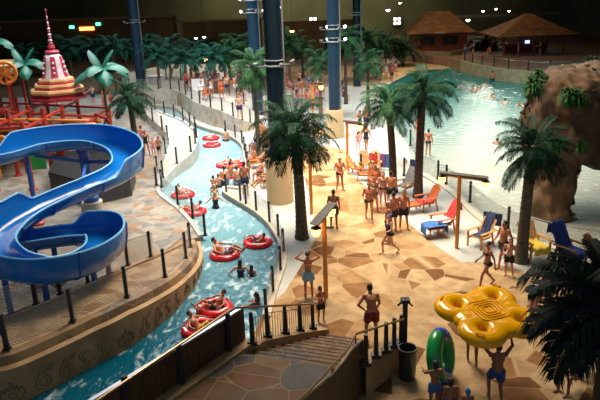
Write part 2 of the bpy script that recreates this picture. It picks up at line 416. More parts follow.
r6 = setz(inn, lambda i: -1.1)
tag(strip_mesh([r6, r0, r1, r2], None, '', True).build('wall_river_left', K['tanwall'], smooth=False), kind='structure')
tag(strip_mesh([setz(offs(footw, 0.3), lambda i: -0.5), setz(offs(footw, 0.15), lambda i: max(-0.15, hz(i)-0.235)), r3, r4], None, '', True).build('trim_3', K['capstone'], smooth=False), kind='structure')
tag(strip_mesh([setz(inn, lambda i: -0.3), setz(offs(footw, 0.44), lambda i: -0.3), r4, r5], None, '', True).build('floor_front_walkway', K['strip'], smooth=False), kind='structure')
tag(strip_mesh([setz(offs(inn, -0.02), lambda i: -0.3), setz(offs(inn, 0.22), lambda i: -0.3), setz(offs(inn, 0.22), lambda i: hz(i)+0.1), setz(offs(inn, -0.02), lambda i: hz(i)+0.1)], None, '', True).build('trim_4', K['kerb'] if 0 else K['tanwall'], smooth=False), kind='structure')
# carved relief on the tan wall: waves, flames and drops (thin raised lines)
def wall_pt(s, h):
    """s in metres from point near px 0, h in metres above water"""
    x = s; i = 0; base = footw
    acc = 0; st = None
    for j in range(len(base)-1):
        d = (base[j+1]-base[j]).length
        if acc+d >= x:
            t = (x-acc)/d; p = base[j].lerp(base[j+1], t); tt = (base[j+1]-base[j]).normalized(); n = Vector((tt.y, -tt.x, 0)); return Vector((p.x, p.y, WZ+h))+n*0.012, j+t
        acc += d
    return base[-1].copy(), nf-1
motif = {
 'wave': [[(-.16, .02), (-.02, -.02), (.07, .08), (.02, .20), (-.08, .28), (-.06, .38), (.04, .42), (.12, .36)], [(-.20, .10), (-.10, .06), (-.03, .12), (-.09, .22), (-.18, .32), (-.14, .44), (.0, .49), (.10, .46)], [(.04, .02), (.16, .08), (.22, .18)]],
 'flame': [[(0, 0), (-.18, .04), (-.26, .18), (-.2, .32), (-.15, .22), (-.12, .38), (-.06, .28), (0, .5), (.06, .28), (.12, .38), (.15, .22), (.2, .32), (.26, .18), (.18, .04), (0, 0)], [(-.07, .1), (0, .06), (.07, .1), (.07, .18), (0, .21), (-.07, .18), (-.07, .1)]],
 'drop': [[(0, 0), (-.15, .06), (-.19, .2), (-.1, .32), (0, .5), (.1, .32), (.19, .2), (.15, .06), (0, 0)], [(0, .08), (-.09, .15), (-.06, .26), (0, .3), (.06, .26), (.09, .15), (0, .08)], [(.1, .44), (.2, .42), (.3, .52), (.2, .52), (.1, .44)]]}
cum = 0; st0 = None
for j in range(nf-1):
    if footw[j].x > -10.2 and st0 is None: st0 = cum
    cum += (footw[j+1]-footw[j]).length
seq = ['wave', 'wave', 'flame', 'drop', 'drop', 'wave', 'wave', 'flame', 'drop', 'drop', 'wave', 'wave', 'flame', 'drop', 'drop', 'wave', 'wave']
gap = {'wave': .55, 'flame': .85, 'drop': .62}
s = st0+0.3; prevk = None; frieze = thing('carved_frieze', 'carved waves, flames and drops along the tan river wall', 'carving', footw[20])
for kx in seq:
    s += gap[kx]*0.55
    _, ii = wall_pt(s, 0); top = max(0.0, hz(int(min(ii, nf-1)))-0.30)-WZ
    sc = min(1.15, (top-0.12)/0.58)
    if sc > 0.3:
        relief = MB()
        for line in motif[kx]:
            pts = [wall_pt(s+a*sc, 0.07+b*sc+0.04)[0] for a, b in line]
            relief.tube(crom(pts, 3), 0.011, 4)
        relief.build('carved_'+kx, K['wave'], frieze, world=True)
    s += gap[kx]*0.55
# splash deck slab
dk = [(203, 236), (199, 230), (192, 220), (180, 208), (165, 197), (161, 192), (160, 187)]
dkw = crom(ground(dk), 4)
far = [(150, 186), (130, 140), (149, 118), (140, 108), (110, 108)]
deck = P2(reversed([p for p in offs(footw, 0.5)]))
deckpoly = P2(dkw) + P2(ground([(163, 176), (164, 150), (160, 128), (150, 116), (138, 110)])) + [(-30, 62), (-60, 66), (-60, 14)] + [(p.x, p.y) for p in offs(footw, 0.5)]
tag(MB().prism(deckpoly, -1.1, 0.0).build('floor_splash_deck', K['deck'], smooth=False), kind='structure')
tag(ribbon(dkw, 0.2, -0.6, 0.06, -1).build('trim_5', K['concrete'], smooth=False), kind='structure')
# rear walkway: curved wall beside the river bend
outr = [(159, 190), (166, 186), (180, 174.5), (194, 165), (199, 155), (199, 145), (193, 138), (184, 131), (172, 126), (160, 121), (150, 116), (138, 110)]
ow = crom(ground(outr, WZ), 5); no = len(ow)
def hz2(i): s = i/(no-1); return 0.62*min(1, s/0.30)
rin = crom([G(x, y) for x, y in [(157, 185), (158, 178), (163, 170), (168, 160), (170, 152), (168, 144), (164, 138), (158, 132), (152, 127), (146, 121), (140, 116), (132, 110)]], 5)
a0 = setz(ow, lambda i: -1.1); a1 = setz(ow, lambda i: hz2(i)+0.08); a2 = setz([p for p in offs(ow, 0.22)], lambda i: hz2(i)+0.08)
a3 = setz(offs(ow, 0.24), lambda i: hz2(i)); a4 = setz(rin, lambda i: hz2(i)); a5 = setz(rin, lambda i: -0.5)
tag(strip_mesh([setz(offs(ow, 0.22), lambda i: -1.1), a0, a1, a2], None, '', True).build('wall_river_bend', mat('pale_render', (0.46, 0.45, 0.42), 0.7, 0.12, 1.5, bump=0.1), smooth=False), kind='structure')
tag(strip_mesh([a5, setz(offs(ow, 0.2), lambda i: -0.5), a3, a4], None, '', True).build('floor_rear_walkway', mat('pale_walkway', (0.52, 0.46, 0.39), 0.6, 0.14, 0.9), smooth=False), kind='structure')
# ------------------------------------------------------------------ upper terrace behind the river
tf = [(128, 103), (150, 104), (168, 104), (180, 106), (188, 112), (197, 119), (211, 125), (226, 129), (240, 132), (252, 130), (262, 124)]
tw = crom(ground(tf), 4)
tback = P2(reversed(ground([(128, 84), (170, 74), (250, 74), (266, 98)])))
terr = P2(tw)+tback
nt_ = len(tw)
def hz3(i): s = i/(nt_-1); return 1.25*(1 - max(0, (s-0.62)/0.38)**1.5)
tz = [hz3(i) for i in range(nt_)] + [0.3, 1.2, 1.2, 1.25]
top = MB().prism(terr, -0.3, tz)
tag(top.build('floor_terrace', mat('terrace_paving', (0.56, 0.50, 0.42), 0.6, 0.1, 0.8), smooth=False), kind='structure')
tag(strip_mesh([setz(offs(tw, -0.1), lambda i: -0.2), setz(offs(tw, -0.02), lambda i: hz3(i)+0.12), setz(offs(tw, 0.2), lambda i: hz3(i)+0.12), setz(offs(tw, 0.2), lambda i: -0.2)], None, '', True).build('wall_terrace', K['rockwall'], smooth=False), kind='structure')
# ------------------------------------------------------------------ lagoon far wall, promenade and hall shell
lwp = [(19.0, 75.2), (19.62, 71.3), (21.04, 67), (22.6, 64.9), (26, 63), (45, 62)]
lwv = crom([Vector((x, y, 0)) for x, y in lwp], 4)
tag(strip_mesh([setz(lwv, lambda i: -1.0), setz(lwv, lambda i: 1.15), setz(offs(lwv, 0.3), lambda i: 1.15), setz(offs(lwv, 0.3), lambda i: -1.0)], None, '', True).build('wall_lagoon', mat('lagoon_wall', (0.30, 0.25, 0.16), 0.75, 0.18, 2), smooth=False), kind='structure')
prom = P2(offs(lwv, 0.28)) + [(45, 118), (13.4, 118), (14.2, 86), (16.0, 84), (18.2, 80)]
tag(MB().prism(prom, -0.4, 1.0).build('floor_promenade', mat('promenade_paving', (0.22, 0.13, 0.08), 0.8, 0.2, 1), smooth=False), kind='structure')
tag(MB().box((-7.5, 118.3, 9), (106, 0.6, 22)).build('wall_back', K['backwall'], smooth=False), kind='structure')
tag(MB().box((-60.3, 61, 9), (0.6, 115, 22)).build('wall_left', K['darkwall'], smooth=False), kind='structure')
tag(MB().box((45.3, 61, 9), (0.6, 115, 22)).build('wall_right', K['darkwall'], smooth=False), kind='structure')
tag(MB().box((-7.5, 61, 20.2), (106, 115, 0.4)).build('ceiling', K['ceil'], smooth=False), kind='structure')
# ------------------------------------------------------------------ lights
def area(name, loc, size, energy, color, spread=160, rot=(0, 0, 0), sy=None):
    l = bpy.data.lights.new(name, 'AREA'); l.shape = 'RECTANGLE'; l.size = size; l.size_y = sy or size; l.energy = energy; l.color = color
    l.spread = math.radians(spread); o = bpy.data.objects.new(name, l); COL.objects.link(o); o.location = loc; o.rotation_euler = rot; return o
area('skylight_over_river', (-9, 42, 19.5), 18, 3800, (0.90, 0.96, 1.0), 130, (math.radians(-4), 0, 0), 26)
area('skylight_over_plaza', (1, 30, 19.5), 8, 2500, (1.0, 0.86, 0.66), 115, (0, 0, 0), 14)
area('skylight_over_lagoon', (16, 48, 19.5), 12, 2600, (0.95, 1.0, 0.92), 125, (0, 0, 0), 16)
area('fill_rear_grove', (-6, 74, 19.5), 34, 1300, (0.95, 0.95, 0.85), 130, (0, 0, 0), 14)  # unseen fill light added to lift the rear palms
area('lamps_over_huts', (22, 82, 14), 14, 110, (1.0, 0.62, 0.30), 140, (math.radians(10), 0, 0), 3)
area('lamps_over_sand', (10, 74, 14), 6, 260, (1.0, 0.66, 0.32), 110, (0, 0, 0), 6)
area('fill_olive_wall', (2, 106, 17), 30, 700, (1.0, 0.9, 0.6), 140, (math.radians(50), 0, 0), 4)  # unseen area light added to brighten the olive back wall
area('glitter_light_rear', (33, 113, 13.0), 1.4, 45, (1.0, 0.92, 0.7), 50, (math.radians(76), 0, math.radians(165)), 1.5)  # unseen light added for the glitter on the lagoon
w = bpy.data.worlds.new('hall'); bpy.context.scene.world = w; w.use_nodes = True
w.node_tree.nodes['Background'].inputs[0].default_value = (0.55, 0.75, 0.85, 1); w.node_tree.nodes['Background'].inputs[1].default_value = 0.13
sc = bpy.context.scene
sc.view_settings.view_transform = 'Standard'; sc.view_settings.look = 'None'; sc.view_settings.gamma = 1; sc.view_settings.exposure = 1.27
sc.view_settings.use_curve_mapping = False
# ------------------------------------------------------------------ blue water slide
def slide():
    c = [(-70, 162, 4.0), (-30, 156, 3.9), (2, 151, 3.8), (32, 142.5, 3.75), (67, 138, 3.7), (98, 138.5, 3.6), (121, 146, 3.5), (128, 158, 3.4), (118, 168.5, 3.3), (98, 178, 3.25), (78, 186, 3.15), (50, 198, 3.0), (27, 209, 2.9), (6, 224, 2.75), (-6, 241, 2.6), (6, 257, 2.5), (34, 264.5, 2.4), (62, 263, 2.3), (88, 255, 2.2), (105, 242, 2.1), (103, 230, 2.05), (86, 229, 2.0), (60, 231, 1.95), (20, 237, 1.9), (-20, 243, 1.85), (-70, 250, 1.8)]
    hl = [.5, .5, .5, 1.0, 1.0, 1.0, 1.0, 1.0, 1.0, .5, .5, .5, .5, .5, .5, .5, .5, .5, .5, .5, .5, .5, .5, .5, .5, .5]
    hr = [.5]*13 + [.95]*8 + [.95, .5, .5, .5, .5]; hr[12] = .9
    n = 8; pts = crom([G(x, y, z)-Vector((0, 0, .5)) for x, y, z in c], n)
    def samp(h, i):
        a = min(i//n, len(h)-1); b = min(a+1, len(h)-1); t = (i % n)/n
        t = 0 if t < .3 else 1 if t > .7 else (t-.3)/.4
        return h[a]*(1-t)+h[b]*t
    base = thing('water_slide', 'glossy blue open water slide curling in two loops above the stone deck', 'water slide', (-9.5, 25, 0))
    W = .62; rows = []; th = .05
    lr = []; rr = []
    for i, p in enumerate(pts):
        t = pts[min(i+1, len(pts)-1)]-pts[max(i-1, 0)]; t.z = 0; t.normalize(); r = Vector((t.y, -t.x, 0))
        L, R = samp(hl, i), samp(hr, i)
        prof = [(-W-.02, L), (-W, .5*L+.1), (-W*.9, .22), (-W*.62, .07), (-W*.3, .01), (0, 0), (W*.3, .01), (W*.62, .07), (W*.9, .22), (W, .5*R+.1), (W+.02, R)]
        inner = [p+r*a+Vector((0, 0, b)) for a, b in prof]
        outer = [p+r*(a*1.0+th*(1 if a > 0 else -1 if a < 0 else 0))+Vector((0, 0, b-th*(1-abs(a)/W*.9))) for a, b in prof]
        outer[0].z = inner[0].z; outer[-1].z = inner[-1].z
        rows.append(inner+outer[::-1]); lr.append(inner[0]+Vector((0, 0, 0))); rr.append(inner[-1].copy())
    mb = MB(); k = len(rows[0])
    for r in rows: mb.v += r
    for i in range(len(rows)-1):
        for j in range(k):
            mb.f.append([i*k+j, (i+1)*k+j, (i+1)*k+(j+1) % k, i*k+(j+1) % k]); mb.mi.append(0)
    mb.build('slide_flume', K['blue'], base, world=True)
    for e in (lr, rr): MB().tube(e, .035, 6).build('rim', K['rim'], base, world=True)
    # joint flanges under the flume
    for i in range(10, len(rows)-6, 16):
        fl = MB(); o = [q for q in rows[i][len(rows[i])//2:]]
        fl.tube([q+(q-pts[i])*0.05 for q in o], .03, 5); fl.build('flange', K['bluepost'], base, world=True)
    def post(pp, z1, r=.1, foot=True, m='bluepost'):
        b = MB(); b.tube([(pp.x, pp.y, 0), (pp.x, pp.y, z1)], r, 12); q = b.build('support_post', K[m], base, world=True)
        if foot: MB().lathe([(.3, .0), (.3, .1), (.16, .14), (.13, .3)], (0, 0, 0), 14).build('foot_plate', K['red'], q).location = (0, 0, 0)
        if foot:
            f = q.children[0]; f.data.transform(Matrix.Translation(pp - Vector(base.location))); f.data.update()
    # central column with four arms
    cc = G(93, 212); b = MB(); b.tube([(cc.x, cc.y, .7), (cc.x-.05, cc.y, 3.0)], .24, 16); b.lathe([(.36, .55), (.36, .78), (.27, .8)], cc, 18); col = b.build('support_column', K['bluepost'], base, world=True)
    pd = MB(); pd.lathe([(.52, 0), (.5, .55), (.38, .56)], cc, 22); pd.build('concrete_footing', K['kerb'], base, world=True)
    for tgt in (pts[4*8+2], pts[3*8], pts[6*8+2], pts[10*8]):
        MB().beam(Vector((cc.x, cc.y, 2.5)), tgt-Vector((0, 0, .08)), .1, .16).build('support_arm', K['bluepost'], base, world=True)
    for i in (8, 22, 96, 117, 130, 145, 160, 178, 195):
        if i < len(pts): post(Vector((pts[i].x, pts[i].y, 0)), pts[i].z-.05)
slide()
# dark service tank below the upper bend
p = [G(x, y) for x, y in [(52, 194), (92, 206), (132, 196), (136, 182), (96, 168), (60, 172)]]
t = thing('service_tank', 'dark rubber-sided equipment box under the upper slide bend', 'tank', (p[0].x, p[0].y, 0))
MB().prism([(q.x, q.y) for q in p], 0, 1.15).build('side_panel', mat('charcoal_panel', (0.03, 0.032, 0.036), .55, .3, 4), t, world=True, smooth=False)
MB().prism([(q.x*1.0, q.y) for q in p], 1.15, 1.2).build('lid', mat('tank_lid', (0.018, .018, .02), .8, spec=.1), t, world=True, smooth=False)
# ------------------------------------------------------------------ fences
def cumfence(name, label, pts, posts, h=1.0, net='net', pr=.05, group=None, rail=True, cat='fence'):
    """pts: 3D base line; posts: list of 3D base points"""
    root = thing(name, label, cat, pts[0], 0, group); u = 0; mb = MB()
    for a, b in zip(pts, pts[1:]): u = mb.panel(a+Vector((0, 0, .04)), b+Vector((0, 0, .04)), h-.12, u0=u)
    mb.build('wire_netting', K[net], root, world=True, smooth=False)
    if rail: MB().tube([q+Vector((0, 0, h-.08)) for q in pts], .012, 5).build('top_cable', K['steel'], root, world=True)
    me = None
    for q in posts:
        if me is None:
            b = MB(); b.box((0, 0, h/2), (pr*2, pr*2, h)); b.box((0, 0, .03), (pr*3.4, pr*3.4, .05)); b.box((0, 0, h+.02), (pr*2.3, pr*2.3, .04), taper=.6); me = b.data('post', K['black'], smooth=False)
        link('post', me, root, q-Vector(root.location), (0, 0, 0))
    return root
def interp(pts, k):
    """k evenly spaced points on polyline"""
    L = [0]
    for a, b in zip(pts, pts[1:]): L.append(L[-1]+(b-a).length)
    out = []
    for i in range(k):
        s = L[-1]*i/(k-1)
        for j in range(len(pts)-1):
            if L[j+1] >= s-1e-6: out.append(pts[j].lerp(pts[j+1], (s-L[j])/max(1e-6, L[j+1]-L[j]))); break
    return out
# front fence on the cap of the front walkway
fo = offs(footw, .47); fl = [Vector((fo[i].x, fo[i].y, hz(i)+.02)) for i in range(nf)]
def near(line, px):
    """point of a line that projects to image column px"""
    best = None
    for a, b in zip(line, line[1:]):
        for t in range(10):
            q = a.lerp(b, t/10); d = q-Vector((0, 0, CH)); x = 300+F*d.dot(RT)/d.dot(FW)
            if best is None or abs(x-px) < best[0]: best = (abs(x-px), q)
    return best[1]
cumfence('mesh_fence', 'netting fence with black posts on top of the tan carved river wall', fl[10:], [near(fl, x) for x in (7, 73, 127, 165, 186, 197)]+[fl[10]])
fi = offs(inn, .12); fl2 = [Vector((fi[i].x, fi[i].y, hz(i)+.1)) for i in range(nf)]
i1 = int(nf*.80)
cumfence('mesh_fence', 'netting fence on the slide side of the sloping front walkway', fl2[8:i1], [near(fl2, x) for x in (-30, 36, 60, 88, 128, 151)], .98)
# low edge of the deck by the river
dl = offs(dkw, -.1)
cumfence('mesh_fence', 'see-through fence along the low kerb where the splash deck meets the river', [v for v in dl], [near(dl, x) for x in (162, 178, 193)]+[dl[0], dl[-1]], .95, net='net')
# rear walkway fences
of = offs(ow, .12); ofl = [Vector((of[i].x, of[i].y, hz2(i)+.08)) for i in range(no)]
def atpy(line, pxs): return [near(line, x) for x in pxs]
n1 = int(no*.36)
cumfence('mesh_fence', 'black post fence on the pale curved wall by the river bend', ofl[:n1], [ofl[i] for i in (0, 5, 10, 15, n1-1)], .95)
cumfence('mesh_fence', 'black post fence beside the upstream water on the rear walkway', ofl[n1+2:], [ofl[i] for i in range(n1+2, no, 4)], .95)
ri = offs(rin, 0.05); ril = [Vector((q.x, q.y, hz2(i))) for i, q in enumerate(ri)]
cumfence('mesh_fence', 'black post fence between the splash deck and the rear walkway', ril[4:], [ril[i] for i in (6, 14, 22, 30, 38, 46)], .95)
# upper terrace fences
tf_ = offs(tw, .1); tl = [Vector((q.x, q.y, hz3(i)+.12)) for i, q in enumerate(tf_)]
cumfence('mesh_fence', 'black post fence on the edge of the upper terrace above the river', tl, [tl[i] for i in range(0, len(tl), 3)], .95)
tb = [G(x, y, 1.25) for x, y in [(128, 78), (152, 79), (176, 79), (196, 84), (214, 90), (232, 96), (244, 104)]]
tb = [Vector((q.x, q.y, 1.24)) for q in tb]
cumfence('mesh_fence', 'black post fence at the back of the upper terrace before the crowd', tb, interp(tb, 11), .95)
# right bank fence
bk = offs(bankw, -.14); lo = [q for q in bk[:int(len(bk)*.42)]]
cumfence('mesh_fence', 'see-through fence with black posts along the right river kerb', lo[:36], atpy(lo[:36], (246,))+interp(lo[:36], 9), 1.0)
hi = [q for q in bk[int(len(bk)*.47):int(len(bk)*.72)]]
cumfence('mesh_fence', 'black post fence on the right bank above the step into the water', hi, interp(hi, 8), .95)
# lagoon fence
sh = offs(shorew, -.2); sl = [q for q in sh[4:int(len(sh)*.62)]]
cumfence('mesh_fence', 'long netting fence on the kerb between the loungers and the lagoon', sl, [near(sl, x) for x in (361, 408, 438, 446, 470, 508, 556, 610, 650)], 1.0, net='net_dark')
# promenade fence beyond the lagoon
pl = [q+Vector((0, 0, 1.0)) for q in offs(lwv, .5)]
cumfence('mesh_fence', 'dark fence on the promenade wall across the lagoon', pl, interp(pl, 16), 1.1, net='net_dark')
# ------------------------------------------------------------------ foreground stair
LZ = 1.5
d_ = Vector((.33, .944, 0)); n_ = Vector((.944, -.33, 0))
A0 = G(250, 352, LZ)     # left top of the flight
B0 = G(302, 399, LZ)     # right rail foot near the camera
wleft = A0.dot(n_); wright = 0; wr = B0.dot(n_)
topd = A0.dot(d_)-.1
def sp(a, b, z): q = n_*a+d_*b; return (q.x, q.y, z)
ns = 10; rise = LZ/ns; tread = .40
nosem = mat('paler_nosing', (.15, .10, .07), .6, .35, 5, spec=.1)  # slightly paler stone strip so the step edges stand out
st = thing('stair_flight', 'flight of worn flagstone steps going down to the plaza', 'stairs', sp(wleft, topd, 0))
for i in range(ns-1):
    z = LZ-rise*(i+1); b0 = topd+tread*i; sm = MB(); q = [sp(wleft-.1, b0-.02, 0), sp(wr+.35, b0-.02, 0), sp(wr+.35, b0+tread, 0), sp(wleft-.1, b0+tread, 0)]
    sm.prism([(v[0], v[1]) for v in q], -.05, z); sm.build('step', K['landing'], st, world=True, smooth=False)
    q = [sp(wleft-.1, b0+tread-.04, 0), sp(wr+.35, b0+tread-.04, 0), sp(wr+.35, b0+tread+.02, 0), sp(wleft-.1, b0+tread+.02, 0)]
    MB().prism([(v[0], v[1]) for v in q], z-.04, z+.012).build('nosing', nosem, st, world=True, smooth=False)
# landing slab near the camera
lp = [sp(wleft-.1, topd, 0), sp(wr+.35, topd, 0), sp(wr+.35, topd-9, 0), sp(wleft-7.5, topd-9, 0)]
lp = [Vector(v) for v in lp]
cut = [G(247, 345, LZ), G(170, 402, LZ), G(60, 480, LZ)]
lpoly = [lp[0], lp[1], lp[2], Vector((-3.2, 4.5, 0)), cut[2], cut[1], cut[0]]
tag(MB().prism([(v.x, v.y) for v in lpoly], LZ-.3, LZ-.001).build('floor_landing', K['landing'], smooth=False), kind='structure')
# plank fence on the left: from the corner back towards the camera
def plankfence(name, label, a, b, h, posts, mt, kerbw=.3, cat='fence', curb=True, railoff=.28, panelh=None, side=1):
    root = thing(name, label, cat, a); t = (b-a); L = t.length; t = t.normalized(); nn = Vector((t.y, -t.x, 0)).normalized()*side
    k = int(Vector((b-a)).to_2d().length/.16); pm = MB()
    for i in range(k):
        p0 = a.lerp(b, i/k); p1 = a.lerp(b, (i+.93)/k)
        q = [p0, p1, p1+nn*.035, p0+nn*.035]; o = len(pm.v)
        pm.v += [v+Vector((0, 0, .08)) for v in q] + [v+Vector((0, 0, h)) for v in q]
        for f in [(3, 2, 1, 0), (4, 5, 6, 7), (0, 1, 5, 4), (1, 2, 6, 5), (2, 3, 7, 6), (3, 0, 4, 7)]: pm.f.append([x+o for x in f]); pm.mi.append(0)
    pm.build('plank_panel', mt, root, world=True, smooth=False)
    MB().beam(a+Vector((0, 0, h+.03)), b+Vector((0, 0, h+.03)), .09, .05).build('top_ledge', K['steel'], root, world=True, smooth=False)
    for s in posts:
        p = a.lerp(b, s); w_ = MB(); w_.box(p-nn*.06+Vector((0, 0, (h+.18)/2)), (.11, .11, h+.18)); w_.box(p-nn*.10+Vector((0, 0, .06)), (.2, .2, .12)); w_.build('post', K['black'], root, world=True, smooth=False)
    return root, nn
fa = G(246, 344, LZ-.1); fb = G(62, 470, LZ-.1)
pf, nn = plankfence('plank_fence', 'dark wooden plank fence beside the landing in the lower left', fa, fb, 1.02, (.12, .42, .70, .93), K['wood'])
tag(MB().prism([(v.x, v.y) for v in (fa+nn*.02, fb+nn*.02, fb-nn*.3, fa-nn*.3)], -.2, LZ+.06).build('trim_6', K['tanwall'], smooth=False), kind='structure')
# landing kerb with balusters that curves down beside the steps
kp = [G(247, 343, LZ), G(254, 338, LZ-.1), G(268, 334.5, 1.2), G(285, 331.5, .9), G(301, 328.5, .6), G(320, 326, .25)]
kp = crom(kp, 4)
km = strip_mesh([[Vector((q.x, q.y, -.3)) for q in kp], kp, [q+Vector((0, 0, 0)) for q in offs(kp, -.34)], [Vector((q.x, q.y, -.3)) for q in offs(kp, -.34)]], None, '', True)
tag(km.build('trim_7', K['tanwall'], smooth=False), kind='structure')
bl = offs(kp, -.15)
rl = thing('baluster_railing', 'railing of thick black posts and thin bars curving beside the steps', 'railing', bl[0])
bposts = [near(bl, x) for x in (247, 268, 285.5, 300.5, 313)]
for q in bposts:
    b = MB(); b.box(q+Vector((0, 0, .42)), (.12, .12, .84), taper=.75); b.box(q+Vector((0, 0, .05)), (.24, .2, .1)); b.box(q+Vector((0, 0, .87)), (.1, .1, .05), taper=.6); b.build('post', K['black'], rl, world=True, smooth=False)
for q0, q1 in zip(bposts, bposts[1:]):
    for i in range(1, 7):
        q = q0.lerp(q1, i/7); MB().tube([q+Vector((0, 0, .02)), q+Vector((0, 0, .68))], .01, 5).build('baluster', K['steel'], rl, world=True)
    MB().tube([q0+Vector((0, 0, .7)), q1+Vector((0, 0, .7))], .012, 5).build('rail_bar', K['steel'], rl, world=True)
# handrails
brass = mat('bronze_handrail', (.38, .26, .15), .3, .1, 4, metal=.6)
hr1 = [q+Vector((0, 0, 1.25)) for q in (fb, fa.lerp(fb, .5), fa)]
hr1 = [G(40, 439, LZ+1.3), G(100, 398.5, LZ+1.3), G(231, 309.5, LZ+1.15)]
hb = [G(235, 308, LZ+1.12), G(270, 306, 2.2), G(300, 304.5, 1.7), G(318, 303.5, 1.35)]
h1 = thing('handrail', 'long bronze handrail above the plank fence and baluster posts', 'handrail', hr1[-1])
MB().tube(hr1+hb, .03, 8).build('rail', brass, h1, world=True)
for q, z in ((G(120, 385, LZ+1.3), 1.6), (G(200, 331, LZ+1.2), 1.6)): pass
# right side of the stair: plank panel, stone wall with posts, bin
RA = [G(300, 412, LZ+.15), G(332, 375, 1.55), G(350, 351, 1.25), G(361, 341.5, .95), G(366, 366, 0.9)]
top = [G(296, 404, 2.35), G(332, 375.5, 1.95), G(341, 364, 1.8), G(350, 351.5, 1.62), G(360, 342, 1.5), G(363, 343, 1.45)]
sp_ = thing('plank_screen', 'brown plank screen with a sloping top on the right of the steps', 'screen', (top[0].x, top[0].y, 0))
pm = strip_mesh([[Vector((q.x, q.y, -.0)) for q in top], top, [q+Vector((.08, 0.02, 0)) for q in top], [Vector((q.x+.08, q.y+.02, -.0)) for q in top]], None, '', True)
pm.build('plank_panel', K['wood2'], sp_, world=True, smooth=False)
MB().tube([q+Vector((.03, 0, .04)) for q in top], .04, 6).build('top_ledge', mat('weathered_edge', (.3, .2, .13), .6), sp_, world=True)
# parapet wall
wt = [G(366, 366, .95), G(376, 358.5, .9), G(386, 353, .85), G(394, 348, .8), G(404, 343.5, .75)]
wo = [G(363, 352, 1.0), G(373, 347, .95), G(384, 342, .9), G(393, 338.5, .85), G(402, 335, .8)]
pw = strip_mesh([[Vector((q.x, q.y, -.05)) for q in wt], wt, wo, [Vector((q.x, q.y, -.05)) for q in wo]], None, '', True)
tag(pw.build('wall_stair', K['tanwall'], smooth=False), kind='structure')
low = [G(330, 425, 0), G(352, 398, 0.0), G(372, 395, 0), G(396, 384, 0)]
pr = thing('post_railing', 'row of short black posts with a handrail on the parapet by the bin', 'railing', wt[0])
for x, y, z in ((366, 365, .98), (376, 357, .93), (386, 352, .88), (394, 347, .84), (401, 343.5, .8)):
    q = G(x, y, z); b = MB(); b.box(q+Vector((0, 0, .42)), (.12, .12, .88), taper=.75); b.box(q+Vector((0, 0, .05)), (.24, .2, .1)); b.build('post', K['black'], pr, world=True, smooth=False)
q = G(404.5, 344, .78); b = MB(); b.box(q+Vector((0, 0, .65)), (.12, .12, 1.3)); b.box(q+Vector((0, 0, 1.3)), (.22, .22, .1)); b.tube([q+Vector((-.2, 0, 1.15)), q+Vector((0, 0, 1.35)), q+Vector((.2, .05, 1.1))], .03, 6)
b.build('end_post', K['black'], pr, world=True, smooth=False)
h2 = thing('handrail', 'bronze handrail rising over the steps towards the tall end post', 'handrail', G(355, 334, 1.9))
MB().tube([G(268, 424, 2.6), G(305, 395, 2.45), G(347.5, 349.5, 2.0), G(355.5, 334, 1.85), G(404, 319, 1.75)], .03, 8).build('rail', brass, h2, world=True)
for x, y, z in ((332, 366, 2.13), (355.5, 334.3, 1.84)):
    q = G(x, y, z); MB().tube([q, q-Vector((0, 0, .5))], .018, 6).build('bracket', K['black'], h2, world=True)
# bin
bn = G(407, 378); t = thing('litter_bin', 'black round litter bin beside the stair parapet', 'bin', (bn.x, bn.y, 0))
MB().lathe([(.20, 0), (.22, .05), (.245, .85), (.26, .87), (.26, .92), (.22, .92), (.20, .6), (.05, .55)], (0, 0, 0), 24).build('drum', mat('bin_plastic', (.03, .032, .035), .35), t)
MB().torus((0, 0, .92), .24, .02, 24, 6).build('rim', mat('bin_rim', (.16, .16, .15), .4), t)
# ------------------------------------------------------------------ round hall columns
colm = mat('blue_grey_column', (.006, .016, .028), .25, .12, .6); colm2 = mat('slate_blue_column', (.012, .040, .080), .3, .12, .6)
lampw = mat('lamp_glass', (.9, .9, .85), .2, 0, emit=(1, .97, .9), es=6)
whitepaint = mat('pale_metal', (.22, .24, .27), .4, .05)
def column(pp, r, base_h, label, m, collars, br=None, top=20, spots=4, lit=0):
    t = thing('hall_column', label, 'column', (pp.x, pp.y, 0), 0)
    MB().tube([(0, 0, 0), (0, 0, top)], r, 32).build('shaft', m, t)
    if base_h:
        b = MB(); b.lathe([(br, 0), (br, base_h-.04), (br-.03, base_h), (br-.09, base_h), (br-.11, base_h-.05), (r+.01, base_h-.05)], (0, 0, 0), 40)
        b.build('plinth', mat('cream_plinth', (.50, .37, .21), .55, .05, 1), t)
    MB().tube([(r+.05, -.05, 0), (r+.05, -.05, top)], .04, 8).build('downpipe', whitepaint, t)
    for z in collars:
        c = MB(); c.torus((0, 0, z), r+.03, .05, 28, 6); c.torus((0, 0, z+.25), r+.03, .03, 28, 6)
        ring = c.build('collar', whitepaint, t)
        for a in range(spots):
            an = a*2*PI/spots+.4; d = Vector((math.cos(an), math.sin(an), 0)); e = d*(r+.5)
            MB().beam(d*r+Vector((0, 0, z)), e+Vector((0, 0, z)), .05, .05).build('bracket_arm', whitepaint, ring)
            sB = MB(); M = d.to_track_quat('Z', 'Y').to_matrix()
            sB.lathe([(.05, -.12), (.08, -.05), (.10, .09), (.08, .10)], e+Vector((0, 0, z+.1)), 12, M=Matrix.Rotation(.6, 3, 'X') @ M)
            sp_o = sB.build('spotlight', mat('spot_housing', (.10, .10, .11), .4) if a == 0 and z == collars[0] else bpy.data.materials['spot_housing'] if 'spot_housing' in bpy.data.materials else K['black'], ring)
            if lit and a < lit: MB().ball(e+Vector((0, -.12, z+.12)), .09, 8).build('lamp_glass', lampw, t)
    return t
column(G(280.5, 201), .40, 2.15, 'thick dark blue hall column on a cream round plinth by the river', colm, (6.55,), .66)
column(G(335, 137), .38, 1.95, 'blue-grey hall column on a cream plinth behind the central palm', colm2, (6.4, 7.2), .62, lit=2)
